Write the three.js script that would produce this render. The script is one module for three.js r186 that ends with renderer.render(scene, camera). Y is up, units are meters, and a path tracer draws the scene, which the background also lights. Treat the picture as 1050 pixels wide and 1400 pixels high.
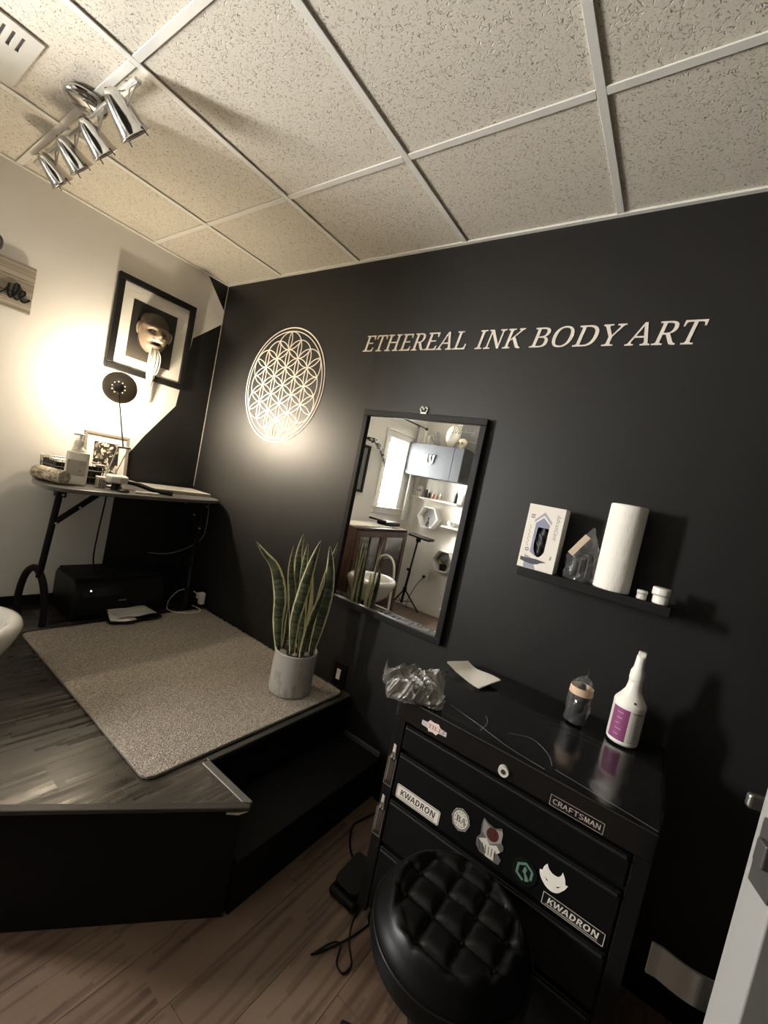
import * as THREE from 'three';
import { mergeGeometries, mergeVertices } from 'three/addons/utils/BufferGeometryUtils.js';
import { RoundedBoxGeometry } from 'three/addons/geometries/RoundedBoxGeometry.js';
import { TextGeometry } from 'three/addons/geometries/TextGeometry.js';
import { FontLoader } from 'three/addons/loaders/FontLoader.js';
import { RectAreaLightUniformsLib } from 'three/addons/lights/RectAreaLightUniformsLib.js';

// ---------- camera, sky, lights, exposure ----------
const scene = new THREE.Scene();
const camera = new THREE.PerspectiveCamera(101.28, 1050 / 1400, 0.05, 50);
{
  const X = new THREE.Vector3(0.79845647, 0.20057658, -0.56765862), Y = new THREE.Vector3(-0.1998607, 0.97770933, 0.06434418), Z = new THREE.Vector3(0.56791106, 0.06207663, 0.82074571);
  camera.quaternion.setFromRotationMatrix(new THREE.Matrix4().makeBasis(X, Y, Z));
  camera.position.set(2.745, 1.4, 1.63);
}
scene.add(camera);
const SKY = 0.2;
scene.background = new THREE.Color().setRGB(0.93 * SKY, 1.0 * SKY, 0.97 * SKY);
const renderer = new THREE.WebGLRenderer({ antialias: true });
renderer.toneMapping = THREE.LinearToneMapping;
renderer.toneMappingExposure = 2.8;
renderer.shadowMap.enabled = true;
RectAreaLightUniformsLib.init();
const LAMP_POWER = 0.5, BEAM_POWER = 2.9, WINDOW_POWER = 135, HALL_POWER = 2;
{ // daylight in the window opening
  const l = new THREE.RectAreaLight(new THREE.Color().setRGB(1, 0.975, 0.94), WINDOW_POWER, 0.85, 1.3);
  l.name = 'window_daylight'; l.position.set(-0.5, 1.4, 2.6); l.lookAt(3, 1.4, 2.6); scene.add(l);
}

// ---------- helpers ----------
let seed = 7;
const rnd = () => { seed = (seed + 0x6d2b79f5) | 0; let t = Math.imul(seed ^ (seed >>> 15), 1 | seed); t = (t + Math.imul(t ^ (t >>> 7), 61 | t)) ^ t; return ((t ^ (t >>> 14)) >>> 0) / 4294967296; };
const rr = (a, b) => a + (b - a) * rnd();
const V = (x, y, z) => new THREE.Vector3(x, y, z);
const used = {};
const numbered = (n) => { used[n] = (used[n] ?? -1) + 1; return used[n] ? n + '_' + String(used[n]).padStart(3, '0') : n; };
function mg(list) {
  const g = list.map((q) => { const n = q.index ? q.toNonIndexed() : q; for (const k of Object.keys(n.attributes)) if (!['position', 'normal', 'uv'].includes(k)) n.deleteAttribute(k); if (!n.attributes.uv) n.setAttribute('uv', new THREE.BufferAttribute(new Float32Array(n.attributes.position.count * 2), 2)); return n; });
  return g.length === 1 ? g[0] : mergeGeometries(g);
}
const box = (w, h, d, x = 0, y = 0, z = 0) => new THREE.BoxGeometry(w, h, d).translate(x, y, z);
const rb = (w, h, d, x = 0, y = 0, z = 0, r = 0.004, s = 2) => new RoundedBoxGeometry(w, h, d, s, Math.min(r, w / 2.01, h / 2.01, d / 2.01)).translate(x, y, z);
const span = (x0, x1, y0, y1, z0, z1, r = 0) => r ? rb(x1 - x0, y1 - y0, z1 - z0, (x0 + x1) / 2, (y0 + y1) / 2, (z0 + z1) / 2, r) : box(x1 - x0, y1 - y0, z1 - z0, (x0 + x1) / 2, (y0 + y1) / 2, (z0 + z1) / 2);
const cyl = (r0, r1, h, x = 0, y = 0, z = 0, n = 24) => new THREE.CylinderGeometry(r0, r1, h, n).translate(x, y, z);
const sph = (r, x, y, z, n = 14) => new THREE.SphereGeometry(r, n, Math.ceil(n * 0.7)).translate(x, y, z);
const lathe = (pts, n = 40) => new THREE.LatheGeometry(pts.map(([x, y]) => new THREE.Vector2(x, y)), n);
const tube = (pts, r, n = 40, k = 8, closed = false) => new THREE.TubeGeometry(new THREE.CatmullRomCurve3(pts.map((p) => V(...p)), closed, 'centripetal'), n, r, k, closed);
function rod(a, b, r, n = 10, r2 = r) { // straight bar between two points
  const A = V(...a), B = V(...b), d = B.clone().sub(A), g = new THREE.CylinderGeometry(r2, r, d.length(), n);
  g.applyQuaternion(new THREE.Quaternion().setFromUnitVectors(V(0, 1, 0), d.clone().normalize())); const m = A.add(B).multiplyScalar(0.5); return g.translate(m.x, m.y, m.z);
}
function bar(a, b, w, t, up = V(0, 0, 1)) { // flat bar: width w across, thickness t along "up"
  const A = V(...a), B = V(...b), d = B.clone().sub(A), L = d.length(), y = d.normalize(), z = up.clone().sub(y.clone().multiplyScalar(up.dot(y))).normalize(), x = y.clone().cross(z);
  const m = A.add(B).multiplyScalar(0.5); return rb(w, L, t, 0, 0, 0, Math.min(w, t) * 0.3).applyMatrix4(new THREE.Matrix4().makeBasis(x, y, z).setPosition(m));
}
const shp = (pts) => new THREE.Shape(pts.map(([x, y]) => new THREE.Vector2(x, y)));
const ext = (shape, depth, bevel = 0, n = 12) => new THREE.ExtrudeGeometry(shape, { depth, bevelEnabled: bevel > 0, bevelSize: bevel, bevelThickness: bevel, bevelSegments: 2, curveSegments: n });
const floorPoly = (pts, y0, y1) => ext(shp(pts.map(([x, z]) => [x, -z])), y1 - y0).rotateX(-Math.PI / 2).translate(0, y0, 0);
function rrect(w, h, r) { const s = new THREE.Shape(), x = -w / 2, y = -h / 2; s.moveTo(x + r, y); s.lineTo(x + w - r, y); s.quadraticCurveTo(x + w, y, x + w, y + r); s.lineTo(x + w, y + h - r); s.quadraticCurveTo(x + w, y + h, x + w - r, y + h); s.lineTo(x + r, y + h); s.quadraticCurveTo(x, y + h, x, y + h - r); s.lineTo(x, y + r); s.quadraticCurveTo(x, y, x + r, y); return s; }
function fitUV(g, ax = 0, ay = 1) { g.computeBoundingBox(); const b = g.boundingBox, mn = [b.min.x, b.min.y, b.min.z], mx = [b.max.x, b.max.y, b.max.z], p = g.attributes.position, uv = new Float32Array(p.count * 2); for (let i = 0; i < p.count; i++) { const q = [p.getX(i), p.getY(i), p.getZ(i)]; uv[2 * i] = (q[ax] - mn[ax]) / (mx[ax] - mn[ax]); uv[2 * i + 1] = (q[ay] - mn[ay]) / (mx[ay] - mn[ay]); } g.setAttribute('uv', new THREE.BufferAttribute(uv, 2)); return g; }
function metreUV(g, s = 1, ox = 0, oy = 0, swap = false) { // box projection in metres
  g = g.index ? g.toNonIndexed() : g; const p = g.attributes.position, n = g.attributes.normal, uv = new Float32Array(p.count * 2);
  for (let i = 0; i < p.count; i++) { const a = [Math.abs(n.getX(i)), Math.abs(n.getY(i)), Math.abs(n.getZ(i))], q = [p.getX(i), p.getY(i), p.getZ(i)]; const [u, v] = a[1] >= a[0] && a[1] >= a[2] ? [q[0], q[2]] : a[0] >= a[2] ? [q[2], q[1]] : [q[0], q[1]]; uv[2 * i] = (swap ? v : u) * s + ox; uv[2 * i + 1] = (swap ? u : v) * s + oy; }
  g.setAttribute('uv', new THREE.BufferAttribute(uv, 2)); return g;
}
function tex(w, h, draw, color = true, rep = null) { const c = document.createElement('canvas'); c.width = w; c.height = h; const x = c.getContext('2d'); draw(x, w, h); const t = new THREE.CanvasTexture(c); if (color) t.colorSpace = THREE.SRGBColorSpace; if (rep) { t.wrapS = t.wrapT = THREE.RepeatWrapping; t.repeat.set(...rep); } t.anisotropy = 8; return t; }
const mat = (hexOrRgb, roughness = 0.6, o = {}) => { const m = new THREE.MeshPhysicalMaterial({ roughness, ...o }); if (Array.isArray(hexOrRgb)) m.color.setRGB(...hexOrRgb); else m.color.set(hexOrRgb); return m; };
function mesh(name, g, m, parent) { const o = new THREE.Mesh(g, m); o.name = name; (parent ?? scene).add(o); return o; }
function struct(name, g, m) { const o = mesh(numbered(name), g, m); o.userData.kind = 'structure'; return o; }
function thing(name, label, category, [x, y, z] = [0, 0, 0], group) { const o = new THREE.Group(); o.name = numbered(name); o.position.set(x, y, z); o.userData = { label, category }; if (group) o.userData.group = group; scene.add(o); return o; }
function part(name, g, m, root, parent = root) { // geometry given in world metres, stored relative to the thing's base
  let b = root; g = mg([].concat(g)).clone().translate(-b.position.x, -b.position.y, -b.position.z); return mesh(name, g, m, parent);
}
function solo(name, label, category, g, m, group) { g = mg([].concat(g)); g.computeBoundingBox(); const b = g.boundingBox, c = [(b.min.x + b.max.x) / 2, b.min.y, (b.min.z + b.max.z) / 2]; const o = mesh(numbered(name), g.clone().translate(-c[0], -c[1], -c[2]), m); o.position.set(...c); o.userData = { label, category }; if (group) o.userData.group = group; return o; }
const font = await new FontLoader().loadAsync('fonts/droid/droid_serif_regular.typeface.json');
const fontB = await new FontLoader().loadAsync('fonts/droid/droid_sans_bold.typeface.json');
function text(s, f, w, h, depth, slant = 0) { const g = new TextGeometry(s, { font: f, size: 1, depth: 0.02, curveSegments: 5 }); g.computeBoundingBox(); const b = g.boundingBox; g.translate(-b.min.x, -b.min.y, 0).scale(w / (b.max.x - b.min.x), h / (b.max.y - b.min.y), depth / 0.02); if (slant) g.applyMatrix4(new THREE.Matrix4().makeShear(0, 0, slant, 0, 0, 0)); return g; }

// ---------- materials ----------
const speckle = (x, w, h, n, cols, s0, s1) => { for (let i = 0; i < n; i++) { x.fillStyle = cols[(rnd() * cols.length) | 0]; const s = rr(s0, s1); x.fillRect(rnd() * w, rnd() * h, s, s * rr(0.6, 1.6)); } };
function streaks(x, w, h, n, cols, lw0, lw1, len0, len1) { for (let i = 0; i < n; i++) { x.strokeStyle = cols[(rnd() * cols.length) | 0]; x.lineWidth = rr(lw0, lw1); const a = rnd() * w, b = rnd() * h, L = rr(len0, len1), d = rr(-4, 4); x.beginPath(); x.moveTo(a, b); x.bezierCurveTo(a + d, b + L * 0.3, a - d, b + L * 0.6, a + rr(-5, 5), b + L); x.stroke(); } }
const woodTex = (base, cols, n) => tex(256, 1024, (x, w, h) => { x.fillStyle = base; x.fillRect(0, 0, w, h); streaks(x, w, h, n, cols, 0.6, 4, 80, 700); }, true, [1, 1]);
const tileTex = (bump) => tex(768, 768, (x, w, h) => {
  seed = 21; x.fillStyle = bump ? '#fff' : '#e9e5dc'; x.fillRect(0, 0, w, h);
  if (!bump) speckle(x, w, h, 9000, ['rgba(255,255,255,.35)', 'rgba(170,165,152,.3)'], 1, 4);
  x.lineCap = 'round';
  for (let i = 0; i < 1500; i++) { x.strokeStyle = bump ? '#222' : 'rgba(92,86,76,' + rr(0.25, 0.7).toFixed(2) + ')'; x.lineWidth = rr(1.2, 3.4); const a = rnd() * w, b = rnd() * h, t = rr(0, 6.28), L = rr(2, 11); x.beginPath(); x.moveTo(a, b); x.lineTo(a + Math.cos(t) * L, b + Math.sin(t) * L); x.stroke(); }
  speckle(x, w, h, 2600, [bump ? '#555' : 'rgba(110,104,92,.6)'], 1, 2.6);
}, !bump, [1 / 0.61, 1 / 0.61]);
const M = {};
M.white = mat([0.78, 0.755, 0.705], 0.75);
M.trimWhite = mat([0.78, 0.76, 0.71], 0.45);
M.blackPaint = mat([0.009, 0.0085, 0.0078], 0.47, { ior: 1.5 });
M.tile = mat([0.86, 0.83, 0.77], 0.95, { map: tileTex(false), bumpMap: tileTex(true), bumpScale: 0.0012 });
M.tbar = mat([0.8, 0.78, 0.72], 0.4);
M.floorWood = [0, 1, 2].map((k) => { seed = 40 + k; return mat([1, 1, 1], 0.42, { map: woodTex(['#6c584a', '#675447', '#6f5c4d'][k], ['rgba(45,34,26,.22)', 'rgba(120,98,80,.2)', 'rgba(35,25,18,.28)', 'rgba(105,86,70,.2)'], 260) }); });
M.deckWood = [0, 1].map((k) => { seed = 50 + k; return mat([1, 1, 1], 0.34, { map: woodTex(['#2b2520', '#25201b'][k], ['rgba(90,78,64,.4)', 'rgba(8,6,4,.6)', 'rgba(70,60,48,.4)', 'rgba(6,5,4,.5)'], 240), roughnessMap: tex(256, 1024, (x, w, h) => { x.fillStyle = '#0c0'; x.fillStyle = 'rgb(0,150,0)'; x.fillRect(0, 0, w, h); streaks(x, w, h, 260, ['rgba(0,255,0,.5)', 'rgba(0,70,0,.5)'], 1, 5, 60, 500); }, false, [1, 1]), roughness: 0.5, ior: 1.75 }); });
M.deckSide = mat([0.006, 0.0055, 0.005], 0.75, { specularIntensity: 0.35 });
M.nosing = mat([0.03, 0.027, 0.023], 0.35);
seed = 60;
M.rug = mat([1, 1, 1], 0.98, { map: tex(512, 512, (x, w, h) => { x.fillStyle = '#948a7e'; x.fillRect(0, 0, w, h); speckle(x, w, h, 30000, ['#a59b8f', '#82786d', '#b8aea1', '#6f665c', '#9a9083', '#c0b6a8', '#8b8175'], 1.5, 4.5); }, true, [2.2, 2.2]), bumpMap: tex(512, 512, (x, w, h) => { x.fillStyle = '#777'; x.fillRect(0, 0, w, h); speckle(x, w, h, 26000, ['#111', '#fff', '#aaa', '#555'], 2, 5); }, false, [2.2, 2.2]), bumpScale: 0.003 });
M.black = mat([0.005, 0.005, 0.005], 0.38, { specularIntensity: 0.45 });
M.blackSoft = mat([0.006, 0.0058, 0.0055], 0.6, { specularIntensity: 0.4 });
M.blackGloss = mat([0.005, 0.005, 0.005], 0.16);
M.blackLeather = mat([0.004, 0.0038, 0.0035], 0.38, { specularIntensity: 0.3 });
M.blackWood = mat([0.009, 0.0085, 0.008], 0.5, { specularIntensity: 0.5 });
M.darkGrey = mat([0.07, 0.07, 0.072], 0.5);
M.chrome = mat([0.6, 0.59, 0.57], 0.14, { metalness: 1 });
M.steel = mat([0.62, 0.6, 0.56], 0.32, { metalness: 1 });
M.darkMetal = mat([0.09, 0.085, 0.08], 0.35, { metalness: 0.6 });
M.plasticWhite = mat([0.82, 0.79, 0.72], 0.4);
M.paper = mat([0.86, 0.82, 0.74], 0.9);
M.ceramic = mat([0.8, 0.78, 0.73], 0.15, { clearcoat: 0.6, clearcoatRoughness: 0.08 });
M.film = mat([1, 1, 1], 0.1, { transmission: 0.96, thickness: 0, ior: 1.5, side: THREE.DoubleSide });
M.filmGrey = mat([0.62, 0.6, 0.57], 0.2, { transmission: 0.66, thickness: 0, ior: 1.5, side: THREE.DoubleSide });
M.mirror = mat([0.93, 0.95, 0.94], 0.015, { metalness: 1 });
M.glass = mat([1, 1, 1], 0.02, { transmission: 1, thickness: 0, ior: 1.5 });
M.vinyl = mat([0.8, 0.73, 0.64], 0.5);
M.tan = mat([0.62, 0.42, 0.26], 0.7);
M.greyCloth = mat([0.34, 0.34, 0.34], 0.8);

// ---------- the room ----------
const RX = 3.62, RZ = 2.9, H = 2.5;
{ // floor: planks running away from the lettered wall
  const f = struct('floor', span(-0.12, 5.1, -0.12, -0.014, -0.12, RZ + 0.12), M.blackSoft);
  const W = 0.15, L = 1.21;
  for (let i = 0; i < 25; i++) for (let j = -1; j < 3; j++) {
    const x0 = i * W, z0 = j * L + ((i * 0.37) % 1) * L, a = Math.max(0, z0), b = Math.min(RZ, z0 + L), x1 = Math.min(RX, x0 + W); if (b - a < 0.02 || x1 <= x0) continue;
    if (x1 < 1.3 && b < 1.3) continue; // under the platform
    mesh('plank', metreUV(span(x0 + 0.0007, x1 - 0.0007, -0.014, 0, a + 0.0007, b - 0.0007), 1, i * 0.37, j * 0.21), M.floorWood[(i * 7 + j * 3 + 30) % 3], f);
  }
}
struct('wall_back', span(-0.12, RX + 0.12, 0, 2.6, -0.12, 0), M.blackPaint);
{ // white wall with the window
  const s = shp([[-(RZ + 0.12), 0], [0.12, 0], [0.12, 2.6], [-(RZ + 0.12), 2.6]]); // shape x = -z
  const hole = new THREE.Path([[-2.2, 1.16], [-2.2, 1.94], [-2.56, 1.94], [-2.56, 1.16]].map(([a, b]) => new THREE.Vector2(a, b))); s.holes.push(hole);
  const w = struct('wall_left', ext(s, 0.12).rotateY(Math.PI / 2).translate(-0.12, 0, 0), M.white);
  const band = (pts) => ext(shp(pts.map(([z, y]) => [-z, y])), 0.0012).rotateY(Math.PI / 2).translate(0.0, 0, 0);
  mesh('painted_corner', band([[0, 2.5], [0.15, 2.5], [0, 2.33]]), M.blackPaint, w);
  mesh('painted_band', band([[0, 2.245], [0.178, 2.08], [0.216, 1.63], [0.375, 1.4], [0.445, 1.28], [0.485, 1.0], [0.495, 0.38], [0, 0.38]]), M.blackPaint, w);
}
{ // shelf wall behind the camera and right wall with doorway
  struct('wall_front', span(-0.12, 1.3, 0, 2.6, RZ, RZ + 0.12), M.white);
  struct('wall_rear', span(1.3, RX + 0.12, 0, 2.6, RZ, RZ + 0.12), M.blackPaint);
  const s = shp([[-RZ, 0], [-1.74, 0], [-1.74, 2.06], [-0.88, 2.06], [-0.88, 0], [0, 0], [0, 2.6], [-RZ, 2.6]]);
  struct('wall_right', ext(s, 0.12).rotateY(Math.PI / 2).translate(RX, 0, 0), M.blackPaint);
  struct('wall_hall', mg([span(4.95, 5.07, 0, 2.6, -0.1, 2.7), span(RX + 0.12, 4.95, 0, 2.6, 0.28, 0.4), span(RX + 0.12, 4.95, 0, 2.6, 2.3, 2.42)]), M.white);
}
{ // suspended ceiling
  const c = struct('ceiling', span(-0.12, 5.1, 2.56, 2.66, -0.12, RZ + 0.12), M.white);
  const xs = [0, 0.545, 1.151, 1.757, 2.363, 2.97, 3.577, RX], zs = [0, 0.495, 1.105, 1.715, 2.325, RZ];
  for (let i = 0; i < xs.length - 1; i++) for (let j = 0; j < zs.length - 1; j++) {
    if (i === 6) continue;
    const g = span(xs[i] + 0.006, xs[i + 1] - 0.006, 2.505, 2.52, zs[j] + 0.006, zs[j + 1] - 0.006, 0.003);
    mesh('ceiling_tile', metreUV(g, 1, i * 0.173, j * 0.291, (i + j) % 2 === 1), M.tile, c);
  }
  for (const x of xs.slice(1, -1)) mesh('grid_bar', mg([span(x - 0.012, x + 0.012, 2.4985, 2.5035, 0, RZ, 0.0015), span(x - 0.002, x + 0.002, 2.5, 2.54, 0, RZ)]), M.tbar, c);
  for (const z of zs.slice(1, -1)) for (let i = 0; i < xs.length - 1; i++) mesh('grid_bar', mg([span(xs[i] + (i ? 0.0125 : 0), xs[i + 1] - 0.0125, 2.4985, 2.5035, z - 0.012, z + 0.012, 0.0015), span(xs[i], xs[i + 1], 2.5, 2.54, z - 0.002, z + 0.002)]), M.tbar, c);
  mesh('wall_angle', mg([span(0, RX, 2.496, 2.504, 0, 0.016), span(0, RX, 2.496, 2.504, RZ - 0.02, RZ), span(0, 0.016, 2.496, 2.504, 0, RZ), span(RX - 0.02, RX, 2.496, 2.504, 0, RZ)]), M.tbar, c);
}
struct('trim_1', span(0.0014, 0.0045, 1.13, 2.494, 0.0004, 0.004), mat([0.45, 0.42, 0.37], 0.6)); // caulk bead in the corner
struct('baseboard_front', mg([span(0.001, RX - 0.001, 0.001, 0.085, RZ - 0.014, RZ - 0.0005, 0.003), span(0.001, RX - 0.001, 0.085, 0.1, RZ - 0.01, RZ - 0.0005, 0.003)]), M.trimWhite);
struct('baseboard_back', span(1.89, RX - 0.002, 0.001, 0.09, 0.0005, 0.013, 0.003), M.blackSoft);

// ---------- platform and step ----------
const PY = 0.38, DECK = [[0, 0], [1.635, 0], [1.635, 0.765], [1.883, 0.765], [1.4, 1.35], [0, 1.35]];
{
  const p = struct('platform', floorPoly([[0.002, 0.002], [1.628, 0.002], [1.628, 0.772], [1.862, 0.772], [1.388, 1.336], [0.002, 1.336]], 0.001, PY - 0.013), M.deckSide);
  const zmaxAt = (x) => x <= 1.4 ? 1.35 : 1.35 - (x - 1.4) * (1.35 - 0.765) / (1.883 - 1.4);
  const cuts = []; for (let x = 0; x < 1.635 - 0.01; x += 0.125) cuts.push(x); cuts.push(1.635, 1.76, 1.883);
  for (let i = 0; i < cuts.length - 1; i++) {
    const a = cuts[i] + 0.0006, b = cuts[i + 1] - 0.0006, z0 = a > 1.63 ? 0.767 : 0.001, joint = 0.35 + ((i * 0.41) % 1) * 0.7;
    for (const [s, e] of a > 1.63 ? [[z0, 9]] : [[z0, joint], [joint + 0.001, 9]]) {
      const za = Math.min(e, zmaxAt(a)), zb = Math.min(e, zmaxAt(b)); if (za - s < 0.01) continue;
      mesh('plank', metreUV(floorPoly([[a, s], [b, s], [b, Math.max(zb, s + 0.001)], [a, za]], PY - 0.012, PY), 1, i * 0.31, i * 0.17), M.deckWood[i % 2], p);
    }
  }
  const edge = (a, b, m) => bar([a[0], PY - 0.004, a[1]], [b[0], PY - 0.004, b[1]], 0.026, 0.014, V(0, 1, 0));
  mesh('nosing', edge([1.885, 0.764], [1.402, 1.352]), M.nosing, p);
  mesh('nosing', edge([1.64, 0.765], [1.88, 0.765]), mat([0.1, 0.092, 0.08], 0.4), p);
  mesh('nosing', edge([1.638, 0.01], [1.638, 0.755]), M.nosing, p);
  mesh('nosing', edge([0.01, 1.348], [1.4, 1.35]), M.nosing, p);
  mesh('splinter', mg([bar([1.872, PY - 0.02, 0.79], [1.845, PY - 0.019, 0.818], 0.012, 0.006, V(0, 1, 0)), bar([1.884, PY - 0.012, 0.772], [1.87, PY - 0.02, 0.792], 0.01, 0.006, V(0, 1, 0))]), mat([0.5, 0.44, 0.33], 0.8), p);
  const st = struct('step', span(1.638, 1.868, 0.001, 0.175, 0.002, 0.757), M.deckSide);
  mesh('tread', span(1.638, 1.874, 0.175, 0.187, 0.002, 0.762, 0.003), M.blackSoft, st);
  mesh('wall_trim', span(1.655, 1.865, 0.187, 0.21, 0.0005, 0.012, 0.003), M.darkGrey, st);
  struct('baseboard_left', span(0.002, 0.013, PY, PY + 0.055, 0.02, 1.33, 0.003), M.blackSoft);
}
{
  const g = ext(rrect(1.21, 0.915, 0.035), 0.007, 0.002).rotateX(-Math.PI / 2).translate(1.008, PY + 0.0025, 0.49);
  const r = thing('rug', 'flat grey-brown tweed rug covering most of the dark wooden platform', 'rug', [1.008, PY, 0.49]);
  part('pile', metreUV(g), M.rug, r);
  part('edge_binding', new THREE.TubeGeometry(new THREE.CatmullRomCurve3(rrect(1.213, 0.918, 0.035).getSpacedPoints(160).slice(0, -1).map((p) => V(1.008 + p.x, PY + 0.0045, 0.49 - p.y)), true), 320, 0.003, 6, true), mat([0.12, 0.108, 0.095], 0.95), r);
}

// ---------- wall graphics ----------
{
  const cx = 0.73, cy = 1.852, R = 0.104, RI = 3 * R + 0.002, RO = 0.334;
  const t = thing('wall_decal', 'round pale decal of interlaced petal circles on the black wall', 'decal', [cx, cy - RO, 0.001]);
  const flat = (r, w) => { const g = new THREE.TorusGeometry(r, w / 2, 6, 96); return g.scale(1, 1, 0.35).translate(cx, cy, 0.002); };
  part('ring', flat(RO, 0.0075), M.vinyl, t); part('ring', flat(RI, 0.0065), M.vinyl, t);
  const centres = []; for (let j = -4; j <= 4; j++) for (let i = -6; i <= 6; i++) { const x = j * Math.sqrt(3) / 2 * R, y = (i + j / 2) * R; if (Math.hypot(x, y) < 3.01 * R) centres.push([x, y]); }
  const core = centres.filter(([x, y]) => Math.hypot(x, y) < 2.01 * R), segs = [];
  for (const [x, y] of centres) for (let k = 0; k < 60; k++) {
    const a = k / 60 * 2 * Math.PI, b = (k + 1) / 60 * 2 * Math.PI, m = (a + b) / 2, px = x + R * Math.cos(m), py = y + R * Math.sin(m);
    if (!core.some(([u, v]) => Math.hypot(px - u, py - v) < R * 1.002)) continue;
    const A = [x + R * Math.cos(a), y + R * Math.sin(a)], B = [x + R * Math.cos(b), y + R * Math.sin(b)], L = Math.hypot(A[0] - B[0], A[1] - B[1]);
    segs.push(box(L * 1.15, 0.0052, 0.002).rotateZ(Math.atan2(B[1] - A[1], B[0] - A[0])).translate(cx + (A[0] + B[0]) / 2, cy + (A[1] + B[1]) / 2, 0.0015));
  }
  part('petal_pattern', segs, M.vinyl, t);
}
{
  const t = thing('wall_lettering', 'pale slanted serif capitals spelling the studio name across the black wall', 'lettering', [1.99, 2.04, 0]);
  for (const [s, a, b] of [['ETHEREAL', 1.293, 1.858], ['INK', 1.905, 2.098], ['BODY', 2.135, 2.448], ['ART', 2.468, 2.676]]) part('word', text(s, font, b - a, 0.078, 0.003, 0.2).translate(a, 2.039, 0.0005), M.vinyl, t).userData.label = 'word ' + s;
}

// ---------- mirror ----------
{
  const x0 = 1.402, x1 = 2.046, y0 = 0.79, y1 = 1.746, w = 0.028;
  const t = thing('wall_mirror', 'tall rectangular mirror in a thin black frame hanging on black wall', 'mirror', [(x0 + x1) / 2, y0, 0]);
  part('glass', span(x0 + w - 0.004, x1 - w + 0.004, y0 + w - 0.004, y1 - w + 0.004, 0.012, 0.016), M.mirror, t);
  part('backing', span(x0 + 0.01, x1 - 0.01, y0 + 0.01, y1 - 0.01, 0.002, 0.011), M.blackSoft, t);
  const fr = [[x0, x1, y1 - w, y1], [x0, x1, y0, y0 + w], [x0, x0 + w, y0 + w, y1 - w], [x1 - w, x1, y0 + w, y1 - w]];
  part('frame', fr.map(([a, b, c, d]) => span(a, b, c, d, 0.003, 0.03, 0.003)), M.blackWood, t);
  const hk = part('hanger', [tube([[1.712, 1.757, 0.006], [1.706, 1.772, 0.008], [1.715, 1.78, 0.009], [1.724, 1.768, 0.009], [1.733, 1.78, 0.009], [1.742, 1.772, 0.008], [1.736, 1.757, 0.006]], 0.0028, 30, 6), span(1.708, 1.74, 1.744, 1.758, 0.003, 0.008, 0.002)], M.steel, t);
  const ink = mat([0.3, 0.29, 0.27], 0.6);
  for (const [w, x, y, l, h] of [['You', 1.885, 1.676, 0.046, 0.042], ['you', 1.94, 1.672, 0.034, 0.028], ['get', 1.98, 1.672, 0.03, 0.036]]) part('decal_word', text(w, font, l, h, 0.0005, 0.25).translate(x, y, 0.0161), ink, t);
}

// ---------- outlets, charger, cables on the black wall ----------
{
  const t = thing('wall_outlet', 'black outlet plate with a small pale night light above the rug corner', 'outlet', [1.553, 0.372, 0]);
  part('cover_plate', rb(0.076, 0.118, 0.006, 1.553, 0.445, 0.0035, 0.002), M.black, t);
  part('socket_face', rb(0.034, 0.068, 0.004, 1.553, 0.445, 0.008, 0.002), M.blackSoft, t);
  part('light_panel', rb(0.024, 0.05, 0.006, 1.553, 0.448, 0.012, 0.002), M.plasticWhite, t);
  const u = thing('wall_outlet', 'black outlet plate low on the black wall holding the white charger', 'outlet', [0.325, 0.385, 0]);
  part('cover_plate', rb(0.076, 0.118, 0.006, 0.325, 0.45, 0.0035, 0.002), M.black, u);
  part('socket_face', rb(0.034, 0.068, 0.004, 0.325, 0.45, 0.008, 0.002), M.blackSoft, u);
  const c = thing('phone_charger', 'white charger block plugged into the outlet near the corner under the table', 'charger', [0.355, 0.405, 0.01]);
  part('block', rb(0.036, 0.075, 0.028, 0.365, 0.447, 0.03, 0.004), M.plasticWhite, c);
  part('plug', rb(0.03, 0.036, 0.03, 0.335, 0.455, 0.03, 0.004), M.plasticWhite, c);
  solo('power_adapter', 'black barrel adapter standing on the rug beside the white charger', 'adapter', [lathe([[0, 0.39], [0.02, 0.39], [0.022, 0.4], [0.02, 0.43], [0.012, 0.46], [0.008, 0.5], [0, 0.505]], 20).translate(0.315, 0, 0.075)], M.black);
  solo('charging_cable', 'thin white charging cable looping over the rug from the charger', 'cable', tube([[0.333, 0.47, 0.048], [0.31, 0.49, 0.08], [0.27, 0.48, 0.13], [0.27, 0.43, 0.185], [0.31, 0.395, 0.22], [0.36, 0.3935, 0.235], [0.42, 0.3935, 0.205], [0.455, 0.3935, 0.13], [0.44, 0.3935, 0.075], [0.39, 0.3945, 0.06], [0.345, 0.397, 0.075]], 0.0022, 90, 6), M.plasticWhite);
}

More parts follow.
